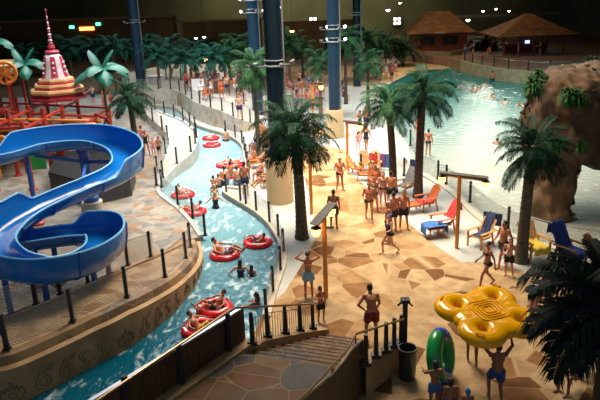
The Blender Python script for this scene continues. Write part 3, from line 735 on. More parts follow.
column(G(258, 116), .42, 0, 'slate blue hall column standing right behind the thickest column', colm2, (8.1, 9.0), lit=3)
column(G(143, 99), .45, 0, 'slate blue hall column beside the red play frame', colm2, (7.2,))
column(G(357, 86), .38, 0, 'dark hall column standing among the rear palms', colm, (7.0,))
# ------------------------------------------------------------------ palms
palm_g = [mat('palm_leaf_dark', (.003, .020, .010), .65, .3, 2, spec=.12, c2=(.010, .055, .022)), mat('palm_leaf_mid', (.008, .042, .016), .65, .3, 2, spec=.12, c2=(.03, .095, .035)), mat('palm_leaf_teal', (.004, .045, .034), .65, .3, 2, spec=.12, c2=(.014, .09, .06)), mat('palm_leaf_blackish', (.003, .009, .007), .5, .3, 2, spec=.15, c2=(.008, .022, .016))]  # last leaf tone is nearly black, for the foreground and hut palms
bark = [mat('palm_bark_grey', (.05, .045, .032), .85, .3, 9, bump=.4, c2=(.13, .11, .075)), mat('palm_bark_tan', (.20, .12, .06), .8, .25, 9, bump=.4), mat('palm_bark_brown', (.045, .025, .015), .8, .3, 9, bump=.4, c2=(.09, .05, .03))]
def frond_mb(L, a0, droop, nl, lw, ll, rnd, mb=None, az=0, tilt=0, o=(0, 0, 0), seg=8):
    """one pinnate frond; a0 start elevation, bends down by droop"""
    mb = mb or MB(); R = Matrix.Rotation(az, 3, 'Z'); o = Vector(o)
    pts = [Vector((0, 0, 0))]; a = a0; n = seg
    for i in range(n):
        pts.append(pts[-1]+Vector((math.cos(a), 0, math.sin(a)))*(L/n)); a -= droop/n*(0.5+i/n)
    W = [R @ p+o for p in pts]
    mb.tube(W, [.028*(1-.8*i/n)*L/1.8 for i in range(n+1)], 4)
    for i in range(nl):
        s = (.12+.88*i/(nl-1)); f = s*n; j = min(int(f), n-1); p = pts[j].lerp(pts[j+1], f-j); t = (pts[j+1]-pts[j]).normalized()
        up = Vector((-t.z, 0, t.x))
        l = ll*(math.sin(PI*min(1, s*.85+.12))**.6)*(.7+.55*rnd.random())
        for sd in (-1, 1):
            side = Vector((0, sd, 0)); d = (side*.75+t*.62+up*.12).normalized(); d2 = (d*.8+Vector((0, 0, -.9-.5*rnd.random()))).normalized()
            q0 = p; q1 = p+d*l*.45; q2 = q1+d2*l*.55; wv = t.cross(d).cross(d).normalized()*lw*.5
            vs = [q0-wv*.5, q0+wv*.5, q1+wv, q1-wv, q2]
            mb.add([R @ v+o for v in vs], [(0, 1, 2, 3), (3, 2, 4)])
    return mb
_fr = {}
def frond_mesh(kind, L, mi):
    key = (kind, round(L, 2), mi)
    if key not in _fr:
        rnd = random.Random(kind*7+mi); a0, dr = [(1.12, 1.5), (.8, 1.9), (.42, 1.9), (.0, 1.5), (-.5, .8)][kind]
        _fr[key] = frond_mb(L, a0, dr, 34 if mi < 3 else 48, (.036 if mi < 3 else .042)*L/1.8, (.66 if mi < 3 else .74)*L/1.8, rnd).data('frond', palm_g[mi], smooth=False)
    return _fr[key]
def trunk_mb(H, r0, r1, lean, n=12, flare=1.35, rings=22):
    mb = MB(); pts = []; rs = []
    for i in range(rings*2+1):
        s = i/(rings*2); pts.append(Vector((lean[0]*s*s, lean[1]*s*s, H*s)))
        r = r0+(r1-r0)*s; r *= 1+(flare-1)*math.exp(-s*14); rs.append(r*(1.045 if i % 2 else .97))
    mb.tube(pts, rs, n); return mb
def palm(px, py, ztop, L, mi, bi, label, nf=26, r=.2, lean=(0, 0), near=True, z=0, group=None, base=None):
    b = base or G(px, py, z); t = thing('palm_tree', label, 'palm tree', b, random.uniform(0, 6), group)
    H = ztop-z
    Rz = Matrix.Rotation(-t.rotation_euler[2], 3, 'Z'); ln = Rz @ Vector((lean[0], lean[1], 0))
    trunk_mb(H, r, r*.78, ln).build('trunk', bark[bi], t)
    top = Vector((ln[0], ln[1], H-.05))
    if near:
        for i in range(nf):
            kd = ([0, 1, 2, 3, 4] if mi < 3 else [0, 1, 1, 2, 3])[min(4, int(5*((i+.5)/nf)**.85))]; az = i*2.39996+random.uniform(-.2, .2)
            link('frond', frond_mesh(kd, L, mi), t, top+Vector((math.cos(az), math.sin(az), 0))*r*.4+Vector((0, 0, .1-.07*kd)), (random.uniform(-.12, .12), random.uniform(-.1, .1), az), random.uniform(.85, 1.08))
    else:
        mb = MB(); rnd = random.Random(int(px*7+py))
        for i in range(nf):
            u = (i+.5)/nf; frond_mb(L*rnd.uniform(.85, 1.1), 1.2-1.7*u, 1.3+.3*rnd.random(), 13, .11*L/1.8, .6*L/1.8, rnd, mb, i*2.4+rnd.random()*.3, 0, top, 6)
        mb.build('crown', palm_g[mi], t, smooth=False)
    return t
palm(302, 238, 4.6, 1.85, 0, 0, 'tall dark palm at the river side in front of the thick blue column', 44, .24, (-.15, 0))
palm(393, 192, 4.5, 1.6, 1, 2, 'palm beside the chairs with towels, left of the taller palm', 32, .2, (-.28, 0))
palm(418, 197, 5.1, 1.75, 0, 2, 'tall palm with flared dark trunk behind the red lounger', 34, .21, (.12, 0))
palm(521, 262, 4.4, 1.45, 0, 0, 'palm with smooth brown trunk by the rock and wooden chairs', 42, .22, (.1, 0))
palm(139, 168, 4.3, 1.5, 0, 0, 'dark palm on the splash deck right of the slide bend', 34, .2, (-.1, 0))
palm(259, 156, 5.4, 1.75, 1, 0, 'green palm between river and thick column behind seated bathers', 34, .15, (0, 0))
palm(368, 116, 4.2, 1.6, 1, 2, 'palm at the lagoon sand corner with drooping crown', 28, .14, (0, 0))
palm(321, 116, 4.3, 1.6, 1, 1, 'light green palm just left of the cream plinth column', 28, .16, (0, 0))
palm(346, 104, 5.6, 1.9, 1, 2, 'slim tall palm just right of the blue-grey column', 28, .15, (0, 0), near=True)
# foreground palm in the lower right corner
b = G(597, 400, 0); b = AT(614, 312, 11.4); b.z = 0
t = palm(0, 0, 3.75, 1.9, 3, 2, 'big dark foreground palm cut off by the lower right corner', 30, .22, (0, 0), base=b)
# rear palms in a loose grove
rear = [(50, 76, 5.2, 2.3, 2), (75, 92, 4.9, 2.3, 2), (101, 92, 5.2, 2.0, 2), (117, 92, 5.4, 2.1, 2), (160, 88, 6.5, 2.0, 2), (187, 88, 6.3, 2.0, 2), (171, 78, 7.3, 2.2, 2), (216, 93, 5.8, 2.0, 2), (231, 88, 7.4, 2.2, 1), (241, 84, 7.8, 2.3, 1), (196, 78, 7.2, 2.0, 2), (290, 84, 6.5, 2.2, 1), (303, 78, 6.5, 2.0, 1), (283, 75, 8.3, 2.2, 0), (368, 78, 6.6, 2.6, 0), (376, 72, 6.0, 2.0, 0), (337, 80, 7.2, 2.2, 0), (385, 68, 6.5, 2.4, 0), (403, 66, 5.4, 2.6, 0), (474, 50, 4.7, 2.0, 3), (484, 50, 5.2, 2.2, 3), (494, 50, 4.4, 2.0, 3), (150, 74, 7.6, 2.1, 2), (28, 84, 6, 2.2, 2), (128, 80, 5.8, 2.0, 2)]
desc = ['left of the bell tower', 'right of the bell tower', 'behind the toy banana tree', 'left of the slate column by the play frame', 'at the left end of the river-terrace row', 'second in the river-terrace row', 'far behind the terrace row, leftmost', 'with a straight pale trunk behind the terrace crowd', 'large and bushy behind the terrace crowd', 'touching the slate column on its left', 'small and far behind the terrace crowd', 'right of the thick column', 'behind the cafe crowd right of the thick column', 'high and dim behind the thick column', 'in front of the olive rear wall', 'near the sand beach', 'behind the blue-grey column', 'dim, against the olive wall by the beach', 'bushy and dim beside the left hut', 'in the dark just right of the left hut', 'tallest of the dark ones between the huts', 'short and dark near the open hut', 'right of the slate column by the play frame', 'dim, at the far left behind the play frame', 'small behind the play frame column']
crown_y = [50, 47, 47, 46, 47, 50, 40, 48, 45, 38, 42, 42, 46, 40, 38, 45, 45, 42, 48, 42, 38, 42, 42, 54, 48]
for (px, py, zt, L, mi), dd, cy in zip(rear, desc, crown_y):
    zt = AT(px, cy, G(px, py).y).z
    z = 1.0 if py < 64 and px > 440 else 1.24 if 130 < px < 256 and 74 < py < 97 else 0
    palm(px, py, zt, L, mi if mi < 3 else 3, 1 if px < 300 else 0, ('palm tree '+dd) if len(('palm tree '+dd).split()) > 3 else dd, 20, .17 if px > 200 else .15, (0, 0), near=False, z=z)
# ------------------------------------------------------------------ toy banana trees of the play area
ban = mat('toy_leaf', (.004, .065, .042), .45, .15, 1, c2=(.014, .14, .085)); bant = mat('toy_trunk', (.12, .06, .03), .6)
def banana(px, py, ztop, L, label, n=9, base=None):
    b = base or G(px, py); t = thing('toy_banana_tree', label, 'toy tree', b)
    MB().tube([(0, 0, 0), (0, 0, ztop)], .09, 10).build('trunk', bant, t)
    me = []
    for a0, dr in ((1.25, .6), (.7, 1.7), (.3, 1.6)):
        mb = MB(); pts = [Vector((0, 0, 0))]; a = a0; k = 10
        for i in range(k): pts.append(pts[-1]+Vector((math.cos(a), 0, math.sin(a)))*(L/k)); a -= dr/k
        rows = []
        for i, p in enumerate(pts):
            s = i/k; w_ = .40*math.sin(PI*min(1, .08+s*.88))**.7*L/1.6
            tt = (pts[min(i+1, k)]-pts[max(i-1, 0)]).normalized(); up = Vector((-tt.z, 0, tt.x))
            rows.append([p+Vector((0, -w_, 0))-up*w_*.45, p+Vector((0, -w_*.5, 0))-up*w_*.02, p+up*.05, p+Vector((0, w_*.5, 0))-up*w_*.02, p+Vector((0, w_, 0))-up*w_*.45, p+Vector((0, w_*.5, 0))-up*(w_*.15+.06), p-up*.06, p+Vector((0, -w_*.5, 0))-up*(w_*.15+.06)])
        for r in rows: mb.v += r
        for i in range(k):
            for j in range(8): mb.f.append([i*8+j, (i+1)*8+j, (i+1)*8+(j+1) % 8, i*8+(j+1) % 8]); mb.mi.append(0)
        mb.f.append(list(range(8))); mb.f.append([k*8+j for j in range(8)][::-1]); mb.mi += [0, 0]
        me.append(mb.data('leaf', ban))
    for i in range(n):
        link('leaf', me[0 if i < 2 else 1 if i % 2 else 2], t, (0, 0, ztop), (0, 0, i*2.4+.3), 1 if i > 1 else .7)
    return t
banana(24, 118, 5.7, 1.9, 'glossy toy banana tree left of the bell tower', base=Vector((-17.3, 42, 0)))
banana(102, 130, 5.35, 2.15, 'glossy toy banana tree right of the bell tower', base=Vector((-12.1, 41, 0)))
banana(-4, 112, 7.0, 1.9, 'toy banana tree cut off by the left edge', base=Vector((-19.6, 43, 0)))
# ------------------------------------------------------------------ bamboo lamp posts
bam = mat('yellow_bamboo', (.66, .25, .04), .4, .15, 5, stretch=(1, 1, .3)); bam2 = mat('dark_roof_slats', (.05, .035, .03), .6)
glow = mat('lantern_glow', (1, .6, .2), .4, 0, emit=(1, .42, .07), es=3.5)
def lamp(px, py, H, arm, az, label, r=.075, tilt=0.0):
    b = G(px, py) if not isinstance(px, Vector) else px; t = thing('bamboo_lamp', label, 'lamp post', b, az)
    mb = MB(); k = 12; mb.tube([(0, 0, H*i/(2*k)) for i in range(2*k+1)], [r*(1.0 if i % 2 else 1.09) for i in range(2*k+1)], 12); mb.build('pole', bam, t)
    ab = MB(); ab.tube([(-arm[0], 0, H-.05-tilt*arm[0]), (arm[1], 0, H-.05+tilt*arm[1])], .05, 8); ab.build('crossarm', bam, t)
    rf = MB(); a = Vector((-arm[0]-.1, 0, H+.05-tilt*arm[0])); c = Vector((arm[1]+.1, 0, H+.05+tilt*arm[1]))
    kk = max(2, int((c-a).length/.09))
    for i in range(kk):
        p = a.lerp(c, (i+.5)/kk); rf.box(p, (.085, .34, .04), M=Matrix.Rotation(-math.atan2((c-a).z, (c-a).x), 3, 'Y'))
    rf.build('slat_roof', bam2, t, smooth=False)
    for s, L in ((-1, arm[0]), (1, arm[1])):
        if L < .3: continue
        q = Vector((s*L, 0, H-.22+s*tilt*L)); lb = MB(); lb.lathe([(.08, -.15), (.14, -.05), (.13, .1), (.06, .13)], q, 10); ln = lb.build('lantern', glow, t)
        cg = MB(); cg.lathe([(.17, .11), (.15, .15), (.04, .2)], q, 10); cg.build('lantern_cap', bam2, ln)
lamp(326, 297, 2.95, (.45, .42), .9, 'bamboo lamp post with slatted crossarm in front of the woman in a blue skirt', tilt=.5)
lamp(456.5, 248, 2.95, (.65, .95), -.25, 'bamboo lamp post at the lagoon edge with a glowing lantern on its right', tilt=-.1)
lamp(347.5, 170, 2.75, (.1, .75), -.2, 'bamboo lamp post beside the upright wooden chairs', tilt=-.1)
lamp(311.5, 214, 4.0, (.1, .5), .2, 'bamboo lamp post half hidden behind the tall dark palm')
lamp(314, 150, 4.2, (.1, .55), -.2, 'bamboo lamp post between the tall dark palm and the blue-grey column')
lamp(187, 82, 3.3, (.1, .5), 0, 'distant bamboo lamp post rising above the terrace crowd', r=.11)
lamp(411, 59, 3.9, (.1, .3), 0, 'distant lamp post at the corner of the left hut', r=.12)
# ------------------------------------------------------------------ people
skin = {'fair': mat('skin_fair', (.58, .29, .18), .5, .05), 'tan': mat('skin_tan', (.43, .155, .075), .5, .05), 'brown': mat('skin_brown', (.24, .10, .05), .5, .05), 'pink': mat('skin_pink', (.60, .27, .19), .5, .05)}
facem = mat('face_features', (.05, .02, .02), .5); lipm = mat('lips', (.35, .10, .08), .5)
cloth = {}
def cl(n, c):
    if n not in cloth: cloth[n] = mat('fabric_'+n, c, .8, .12, 6)
    return cloth[n]
cl('black', (.012, .012, .016)); cl('navy', (.015, .03, .10)); cl('blue', (.03, .13, .38)); cl('white', (.72, .72, .70)); cl('red', (.50, .03, .03)); cl('pink', (.65, .18, .25)); cl('paleblue', (.22, .38, .52)); cl('orange', (.62, .13, .03)); cl('green', (.05, .3, .12)); cl('maroon', (.16, .02, .03)); cl('navyb', (.02, .06, .22)); cl('purple', (.18, .05, .2)); cl('yellow', (.7, .5, .05))
hairc = {'dark': mat('hair_dark', (.015, .01, .008), .6, .3, 20), 'brown': mat('hair_brown', (.10, .05, .025), .6, .3, 20), 'grey': mat('hair_grey', (.42, .40, .38), .6, .2, 20), 'blond': mat('hair_blond', (.42, .26, .10), .6, .2, 20), 'cap': cl('blue', (0, 0, 0)), 'whitecap': cl('white', (0, 0, 0))}
def V(*a): return Vector(a)
def base_joints():
    return dict(pel=V(0, 0, .95), wai=V(0, 0, 1.10), che=V(0, .005, 1.30), nec=V(0, .01, 1.47), hea=V(0, -.015, 1.60),
      shL=V(.185, .01, 1.41), shR=V(-.185, .01, 1.41), elL=V(.24, .03, 1.13), elR=V(-.24, .03, 1.13), wrL=V(.25, -.05, .89), wrR=V(-.25, -.05, .89),
      hiL=V(.095, 0, .92), hiR=V(-.095, 0, .92), knL=V(.11, -.02, .50), knR=V(-.11, -.02, .50), anL=V(.12, .03, .09), anR=V(-.12, .03, .09),
      toL=V(.14, -.15, .035), toR=V(-.14, -.15, .035))
def pose(name):
    J = base_joints()
    if name == 'stand': pass
    elif name == 'relax':
        J.update(elR=V(-.27, .05, 1.15), wrR=V(-.22, -.12, .95), knL=V(.14, -.05, .50), anL=V(.2, .0, .09), toL=V(.26, -.16, .035), hea=V(.02, -.03, 1.60))
    elif name == 'hips':
        J.update(elL=V(.38, .06, 1.18), wrL=V(.18, -.07, 1.0), elR=V(-.38, .06, 1.18), wrR=V(-.18, -.07, 1.0))
    elif name == 'front':
        J.update(elL=V(.28, -.04, 1.14), wrL=V(.08, -.2, 1.0), elR=V(-.28, -.04, 1.14), wrR=V(-.08, -.2, 1.02), anL=V(.17, .02, .09), anR=V(-.17, .02, .09), toL=V(.22, -.15, .035), toR=V(-.22, -.15, .035))
    elif name == 'walk':
        J.update(knL=V(.10, -.22, .54), anL=V(.10, -.28, .11), toL=V(.10, -.46, .07), knR=V(-.10, .06, .50), anR=V(-.10, .34, .17), toR=V(-.10, .22, .04), elL=V(.25, .12, 1.15), wrL=V(.26, .16, .90), elR=V(-.26, -.02, 1.14), wrR=V(-.24, -.24, .98))
        for k in J: J[k].z -= .03
    elif name == 'stride':
        J.update(knR=V(-.10, -.24, .55), anR=V(-.10, -.22, .13), toR=V(-.10, -.40, .08), knL=V(.10, .08, .50), anL=V(.10, .40, .20), toL=V(.10, .30, .05), elR=V(-.26, .12, 1.15), wrR=V(-.26, .1, .91), elL=V(.28, -.06, 1.16), wrL=V(.2, -.28, 1.08))
        for k in J: J[k].z -= .03
    elif name == 'headhold':
        J.update(elL=V(.42, -.02, 1.50), wrL=V(.20, -.10, 1.66), elR=V(-.42, -.02, 1.50), wrR=V(-.20, -.10, 1.66))
    elif name == 'carry':
        J.update(elL=V(.36, -.06, 1.62), wrL=V(.30, -.08, 1.86), elR=V(-.36, -.06, 1.62), wrR=V(-.30, -.08, 1.86), knL=V(.12, -.26, .56), anL=V(.12, -.14, .15), toL=V(.12, -.32, .09), knR=V(-.10, .03, .50), anR=V(-.10, .22, .12), toR=V(-.10, .08, .035))
        for k in J: J[k].z -= .02
    elif name == 'lean':
        up = ('wai', 'che', 'nec', 'hea', 'shL', 'shR')
        J.update(wai=V(0, -.05, 1.09), che=V(0, -.14, 1.27), nec=V(0, -.24, 1.42), hea=V(0, -.33, 1.53), shL=V(.185, -.19, 1.37), shR=V(-.185, -.19, 1.37), elL=V(.38, -.06, 1.17), wrL=V(.19, -.1, .98), elR=V(-.26, -.22, 1.10), wrR=V(-.18, -.3, .86), knL=V(.15, -.05, .5), anL=V(.18, .05, .09), toL=V(.22, -.13, .035))
    elif name == 'post':
        J.update(elR=V(-.34, -.1, 1.28), wrR=V(-.28, -.32, 1.38), knL=V(.12, -.08, .51), anL=V(.18, .06, .1))
    elif name == 'bend':
        J.update(wai=V(0, -.12, 1.04), che=V(0, -.32, 1.12), nec=V(0, -.48, 1.18), hea=V(0, -.60, 1.20), shL=V(.18, -.42, 1.14), shR=V(-.18, -.42, 1.14), elL=V(.2, -.5, .88), wrL=V(.16, -.62, .66), elR=V(-.2, -.5, .88), wrR=V(-.16, -.62, .66), knL=V(.11, -.08, .5), knR=V(-.11, -.08, .5))
    elif name in ('sit', 'sitback', 'sithug'):
        dz = -.44
        for k in ('pel', 'wai', 'che', 'nec', 'hea', 'shL', 'shR', 'elL', 'elR', 'wrL', 'wrR', 'hiL', 'hiR'): J[k].z += dz
        J.update(knL=V(.14, -.42, .50), knR=V(-.14, -.42, .50), anL=V(.14, -.44, .09), anR=V(-.14, -.44, .09), toL=V(.15, -.62, .035), toR=V(-.15, -.62, .035), wrL=V(.2, -.3, .56), wrR=V(-.2, -.3, .56), elL=V(.26, -.08, .72), elR=V(-.26, -.08, .72))
        if name == 'sitback':
            for k, o in (('wai', .08), ('che', .18), ('nec', .27), ('hea', .32), ('shL', .24), ('shR', .24), ('elL', .2), ('elR', .2)): J[k].y += o
            J.update(anL=V(.16, -.72, .14), anR=V(-.16, -.74, .14), toL=V(.17, -.82, .3), toR=V(-.17, -.84, .3), knL=V(.15, -.42, .44), knR=V(-.15, -.42, .44))
        if name == 'sithug':
            J.update(che=V(0, -.12, .84), nec=V(0, -.22, .98), hea=V(0, -.3, 1.10), shL=V(.18, -.18, .93), shR=V(-.18, -.18, .93), elL=V(.26, -.36, .72), wrL=V(.08, -.52, .62), elR=V(-.26, -.36, .72), wrR=V(-.08, -.52, .62))
    elif name == 'tube':   # lying back in a swim ring, hips in the hole, z=0 at the water
        J.update(pel=V(0, .02, .08), wai=V(0, .14, .16), che=V(0, .28, .32), nec=V(0, .38, .45), hea=V(0, .40, .60), shL=V(.18, .34, .42), shR=V(-.18, .34, .42), elL=V(.40, .22, .34), wrL=V(.46, 0, .30), elR=V(-.40, .22, .34), wrR=V(-.46, 0, .30), hiL=V(.09, -.02, .08), hiR=V(-.09, -.02, .08), knL=V(.16, -.40, .40), knR=V(-.16, -.38, .44), anL=V(.14, -.74, .24), anR=V(-.14, -.76, .30), toL=V(.16, -.84, .40), toR=V(-.16, -.86, .46))
    elif name == 'wade':   # in water up to the waist, arms out
        J.update(elL=V(.38, -.02, 1.22), wrL=V(.52, -.16, 1.08), elR=V(-.38, -.02, 1.22), wrR=V(-.52, -.16, 1.08))
    elif name == 'reach':
        J.update(elL=V(.24, -.22, 1.24), wrL=V(.2, -.46, 1.2), elR=V(-.24, -.22, 1.24), wrR=V(-.2, -.46, 1.2))
    elif name == 'swim':
        J.update(pel=V(0, .35, -.25), hiL=V(.09, .38, -.28), hiR=V(-.09, .38, -.28), wai=V(0, .24, -.12), che=V(0, .08, .0), nec=V(0, -.04, .13), hea=V(0, -.08, .27), shL=V(.18, 0, .08), shR=V(-.18, 0, .08), elL=V(.36, -.2, -.02), wrL=V(.34, -.44, .02), elR=V(-.36, -.2, -.02), wrR=V(-.34, -.44, .02), knL=V(.12, .72, -.38), knR=V(-.12, .72, -.38), anL=V(.12, 1.1, -.4), anR=V(-.12, 1.1, -.4), toL=V(.12, 1.24, -.42), toR=V(-.12, 1.24, -.42))
    return J
def cone(mb, a, b, r1, r2, n=10, ball=True):
    mb.tube([a, b], [r1, r2], n)
    if ball: mb.ball(a, r1*1.0, n); mb.ball(b, r2*1.0, n)
def frame(J):
    up = (J['nec']-J['pel']).normalized(); x = (J['shL']-J['shR']).normalized(); y = up.cross(x).normalized(); x = y.cross(up)
    return Matrix((x, y, up)).transposed()
def headframe(J):
    z = (J['hea']-J['nec']); z = Vector((z.x*.5, z.y*.5, max(z.z, .08))).normalized(); x = (J['shL']-J['shR']).normalized(); x = (x-z*x.dot(z)).normalized(); y = z.cross(x)
    return Matrix((x, y, z)).transposed()
def body_mb(J, fem, fat, child):
    mb = MB(); M = frame(J); s = 1+fat*.28; k = .92 if fem else 1.0
    mb.ball(J['pel'], ((.165 if not fem else .172)*s**.5, .115*s, .12), 14, M=M)
    mb.ball(J['wai']+M @ V(0, -.02*fat, 0), (.14*s*k, .10*s*(1+.15*fat), .14), 14, M=M)
    mb.ball(J['che'], (.165*k*s**.6, .115*s**.7, .16), 14, M=M)
    mb.tube([J['pel'], J['wai'], J['che'], J['nec']-M @ V(0, 0, .06)], [.13*s, .115*s*k, .13*s*k, .075], 12)
    mb.ball(J['pel']+M @ V(.07, .07, -.04), (.085, .085, .09), 10, M=M); mb.ball(J['pel']+M @ V(-.07, .07, -.04), (.085, .085, .09), 10, M=M)
    if fem:
        for sd in (-1, 1): mb.ball(J['che']+M @ V(.075*sd, -.095, -.02), .062, 10)
    cone(mb, J['nec']-M @ V(0, 0, .05), J['hea'], .058*k, .052*k)
    for q in 'LR':
        cone(mb, J['sh'+q], J['el'+q], .054*k, .042*k); cone(mb, J['el'+q], J['wr'+q], .041*k, .028*k)
        mb.ball(J['sh'+q], (.066*k, .066*k, .066*k), 10); cone(mb, J['nec']-M @ V(0, 0, .05), J['sh'+q], .05*k, .052*k)
        cone(mb, J['hi'+q], J['kn'+q], .088*s**.5, .056); cone(mb, J['kn'+q], J['an'+q], .055, .036)
        c = J['kn'+q].lerp(J['an'+q], .3); sh = (J['an'+q]-J['kn'+q]).normalized(); ft = (J['to'+q]-J['an'+q]).normalized(); bk = -(ft-sh*ft.dot(sh)).normalized()
        mb.ball(c+bk*.018, .054, 8)
        cone(mb, J['an'+q]+V(0, 0, -.02)-ft*.03, J['to'+q], .038, .03); mb.ball(J['an'+q].lerp(J['to'+q], .75), (.045, .045, .028), 8)
        # hand
        d = (J['wr'+q]-J['el'+q]).normalized(); sd = 1 if q == 'L' else -1
        lat = M @ V(0, -1, 0); lat = (lat-d*lat.dot(d)).normalized(); nrm = d.cross(lat)
        pc = J['wr'+q]+d*.055; R = Matrix((lat, nrm, d)).transposed(); mb.ball(pc, (.042, .020, .055), 10, M=R)
        for i, (o, L) in enumerate(((.030, .072), (.010, .082), (-.011, .076), (-.031, .060))):
            f0 = J['wr'+q]+d*.09+lat*o; f1 = f0+(d+nrm*.25*-sd).normalized()*L*.55; f2 = f1+(d*.8+nrm*.6*-sd).normalized()*L*.45
            mb.tube([f0-d*.02, f1, f2], [.0115, .0105, .009], 6)
        t0 = J['wr'+q]+d*.03+lat*.035; mb.tube([t0-lat*.01, t0+(d*.6+lat*.7).normalized()*.04, t0+(d*.85+lat*.5).normalized()*.07], [.013, .012, .010], 6)
    H = headframe(J); hs = 1.22 if child else 1.0; h = J['hea']+H @ V(0, 0, .015*hs)
    mb.ball(h+H @ V(0, .012, .02), (.078*hs, .095*hs, .10*hs), 14, M=H); mb.ball(h+H @ V(0, -.025, -.045), (.060*hs, .068*hs, .072*hs), 12, M=H)
    mb.ball(h+H @ V(0, -.098*hs, -.01), (.014, .020, .024), 8, M=H)
    for sd in (-1, 1): mb.ball(h+H @ V(.082*hs*sd, .01, -.005), (.014, .024, .032), 8, M=H)
    return mb, h, H, hs
_body = {}
def get_body(p, fem, fat, child):
    key = (p, fem, fat, child)
    if key in _body: return _body[key]
    J = pose(p); mb, h, H, hs = body_mb(J, fem, fat, child)
    near_ = 0.0125
    me = remesh(mb, 'person_'+p, near_, [skin['tan'], facem, lipm], 4)
    Hi = H.transposed()
    for poly in me.polygons:
        c = Hi @ (Vector(poly.center)-h)
        if c.y < -.055 and abs(c.z) < .12:
            for sd in (-1, 1):
                if ((c.x-.032*sd)/.017)**2+((c.z-.012)/.010)**2 < 1: poly.material_index = 1
                if ((c.x-.032*sd)/.020)**2+((c.z-.036)/.006)**2 < 1: poly.material_index = 1
            if (c.x/.026)**2+((c.z+.065)/.009)**2 < 1: poly.material_index = 2
    _body[key] = (me, J, h, H, hs); return _body[key]
_cl = {}
def get_cloth(kind, key):
    k2 = (kind,)+key
    if k2 in _cl: return _cl[k2]
    me, J, h, H, hs = _body[key]; p, fem, fat, child = key; s = 1+fat*.28; k = .92 if fem else 1; M = frame(J); mb = MB(); g = .014
    def pel(g, zs=.10): mb.ball(J['pel']-M @ V(0, 0, .01), (((.165 if not fem else .172)*s**.5)+g, .115*s+g, zs), 14, M=M); [mb.ball(J['pel']+M @ V(.07*sd, .07, -.04), .088+g, 10) for sd in (-1, 1)]
    def legs(f, g):
        for q in 'LR':
            e = J['hi'+q].lerp(J['kn'+q], f); cone(mb, J['hi'+q], e, .09*s**.5+g, .09*s**.5+g+.006-(.02*f), 12, False); mb.ball(J['hi'+q], .09*s**.5+g, 10)
    def torso(g):
        mb.ball(J['wai']+M @ V(0, -.02*fat, 0), (.14*s*k+g, .10*s*(1+.15*fat)+g, .14+g), 14, M=M)
        mb.ball(J['che']-M @ V(0, 0, .03), (.165*k*s**.6+g, .115*s**.7+g, .13), 14, M=M)
        mb.tube([J['pel'], J['wai'], J['che']], [.13*s+g, .115*s*k+g, .13*s*k+g], 12)
        if fem:
            for sd in (-1, 1): mb.ball(J['che']+M @ V(.075*sd, -.095, -.02), .062+g, 10)
    if kind == 'swim_trunks': pel(g); legs(.62, g+.012)
    elif kind == 'swim_briefs': pel(g*.8, .085); legs(.14, g*.8)
    elif kind == 'skirt':
        e = (J['knL']+J['knR'])/2; mb.tube([J['pel']+M @ V(0, 0, .08), J['pel'], J['pel'].lerp(e, .55)], [.15, .19, .24], 16)
    elif kind == 'swimsuit':
        pel(g*.8); torso(g*.8); legs(.08, g*.8)
        for q in 'LR': mb.tube([J['che']+M @ V(.07*(1 if q == 'L' else -1), -.09, .05), J['nec'].lerp(J['sh'+q], .55)+M @ V(0, 0, .05), J['che']+M @ V(.07*(1 if q == 'L' else -1), .10, .05)], .018, 6)
    elif kind == 'bikini_top':
        mb.ball(J['che']-M @ V(0, 0, .02), (.165*k*s**.6+.01, .115*s**.7+.012, .035), 14, M=M)
        for sd in (-1, 1): mb.ball(J['che']+M @ V(.075*sd, -.095, -.02), .07, 10)
    elif kind == 'shirt':
        pel(g*1.3, .06); torso(g*1.4)
        for q in 'LR': cone(mb, J['nec']-M @ V(0, 0, .05), J['sh'+q], .062, .066); cone(mb, J['sh'+q], J['sh'+q].lerp(J['el'+q], .6), .07, .064, 10, False); mb.ball(J['sh'+q], .078, 10)
    _cl[k2] = remesh(mb, kind, .016, [cl('black', 0)], 3); return _cl[k2]
def get_hair(style, key):
    k2 = (style,)+key
    if k2 in _cl: return _cl[k2]
    me, J, h, H, hs = _body[key]; mb = MB()
    mb.ball(h+H @ V(0, .028, .042)*hs, (.083*hs, .096*hs, .092*hs), 14, M=H)
    if style == 'long':
        mb.ball(h+H @ V(0, .075, -.05)*hs, (.085*hs, .05*hs, .14*hs), 12, M=H); mb.ball(h+H @ V(0, .085, -.14)*hs, (.065*hs, .035*hs, .12*hs), 12, M=H)
    elif style == 'bun': mb.ball(h+H @ V(0, .11, .06)*hs, .045*hs, 10)
    else: mb.ball(h+H @ V(0, .055, -.02)*hs, (.078*hs, .06*hs, .07*hs), 12, M=H)
    _cl[k2] = remesh(mb, 'hair', .014, [hairc['dark']], 2); return _cl[k2]
def person(loc, p, yaw, label, sk='tan', wear=(('swim_trunks', 'black'),), hair='dark', style='short', fem=False, fat=0.0, child=False, hgt=None, group=None, tilt=(0, 0)):
    if not fat and not fem and not child: fat = .35
    key = (p, fem, fat, child); me = get_body(*key)[0]
    s = hgt/1.72 if hgt else (.66 if child else .96 if fem else 1.03)
    o = link('person', me, None, loc, (tilt[0], tilt[1], math.radians(yaw)), s, {0: skin[sk]})
    tag(o, label, 'person', group)
    for kd, c in wear: link(kd, get_cloth(kd, key), o, mats={0: cl(c, 0)})
    link('swim_cap' if 'cap' in hair else 'hair', get_hair(style, key), o, mats={0: hairc[hair]})
    return o
W_B = (('swim_briefs', 'black'), ('bikini_top', 'black')); BB = (('swim_briefs', 'black'),)
def T(c='black'): return (('swim_trunks', c),)
def Bf(c='black'): return (('swim_briefs', c),)
def S(c='black'): return (('swimsuit', c),)
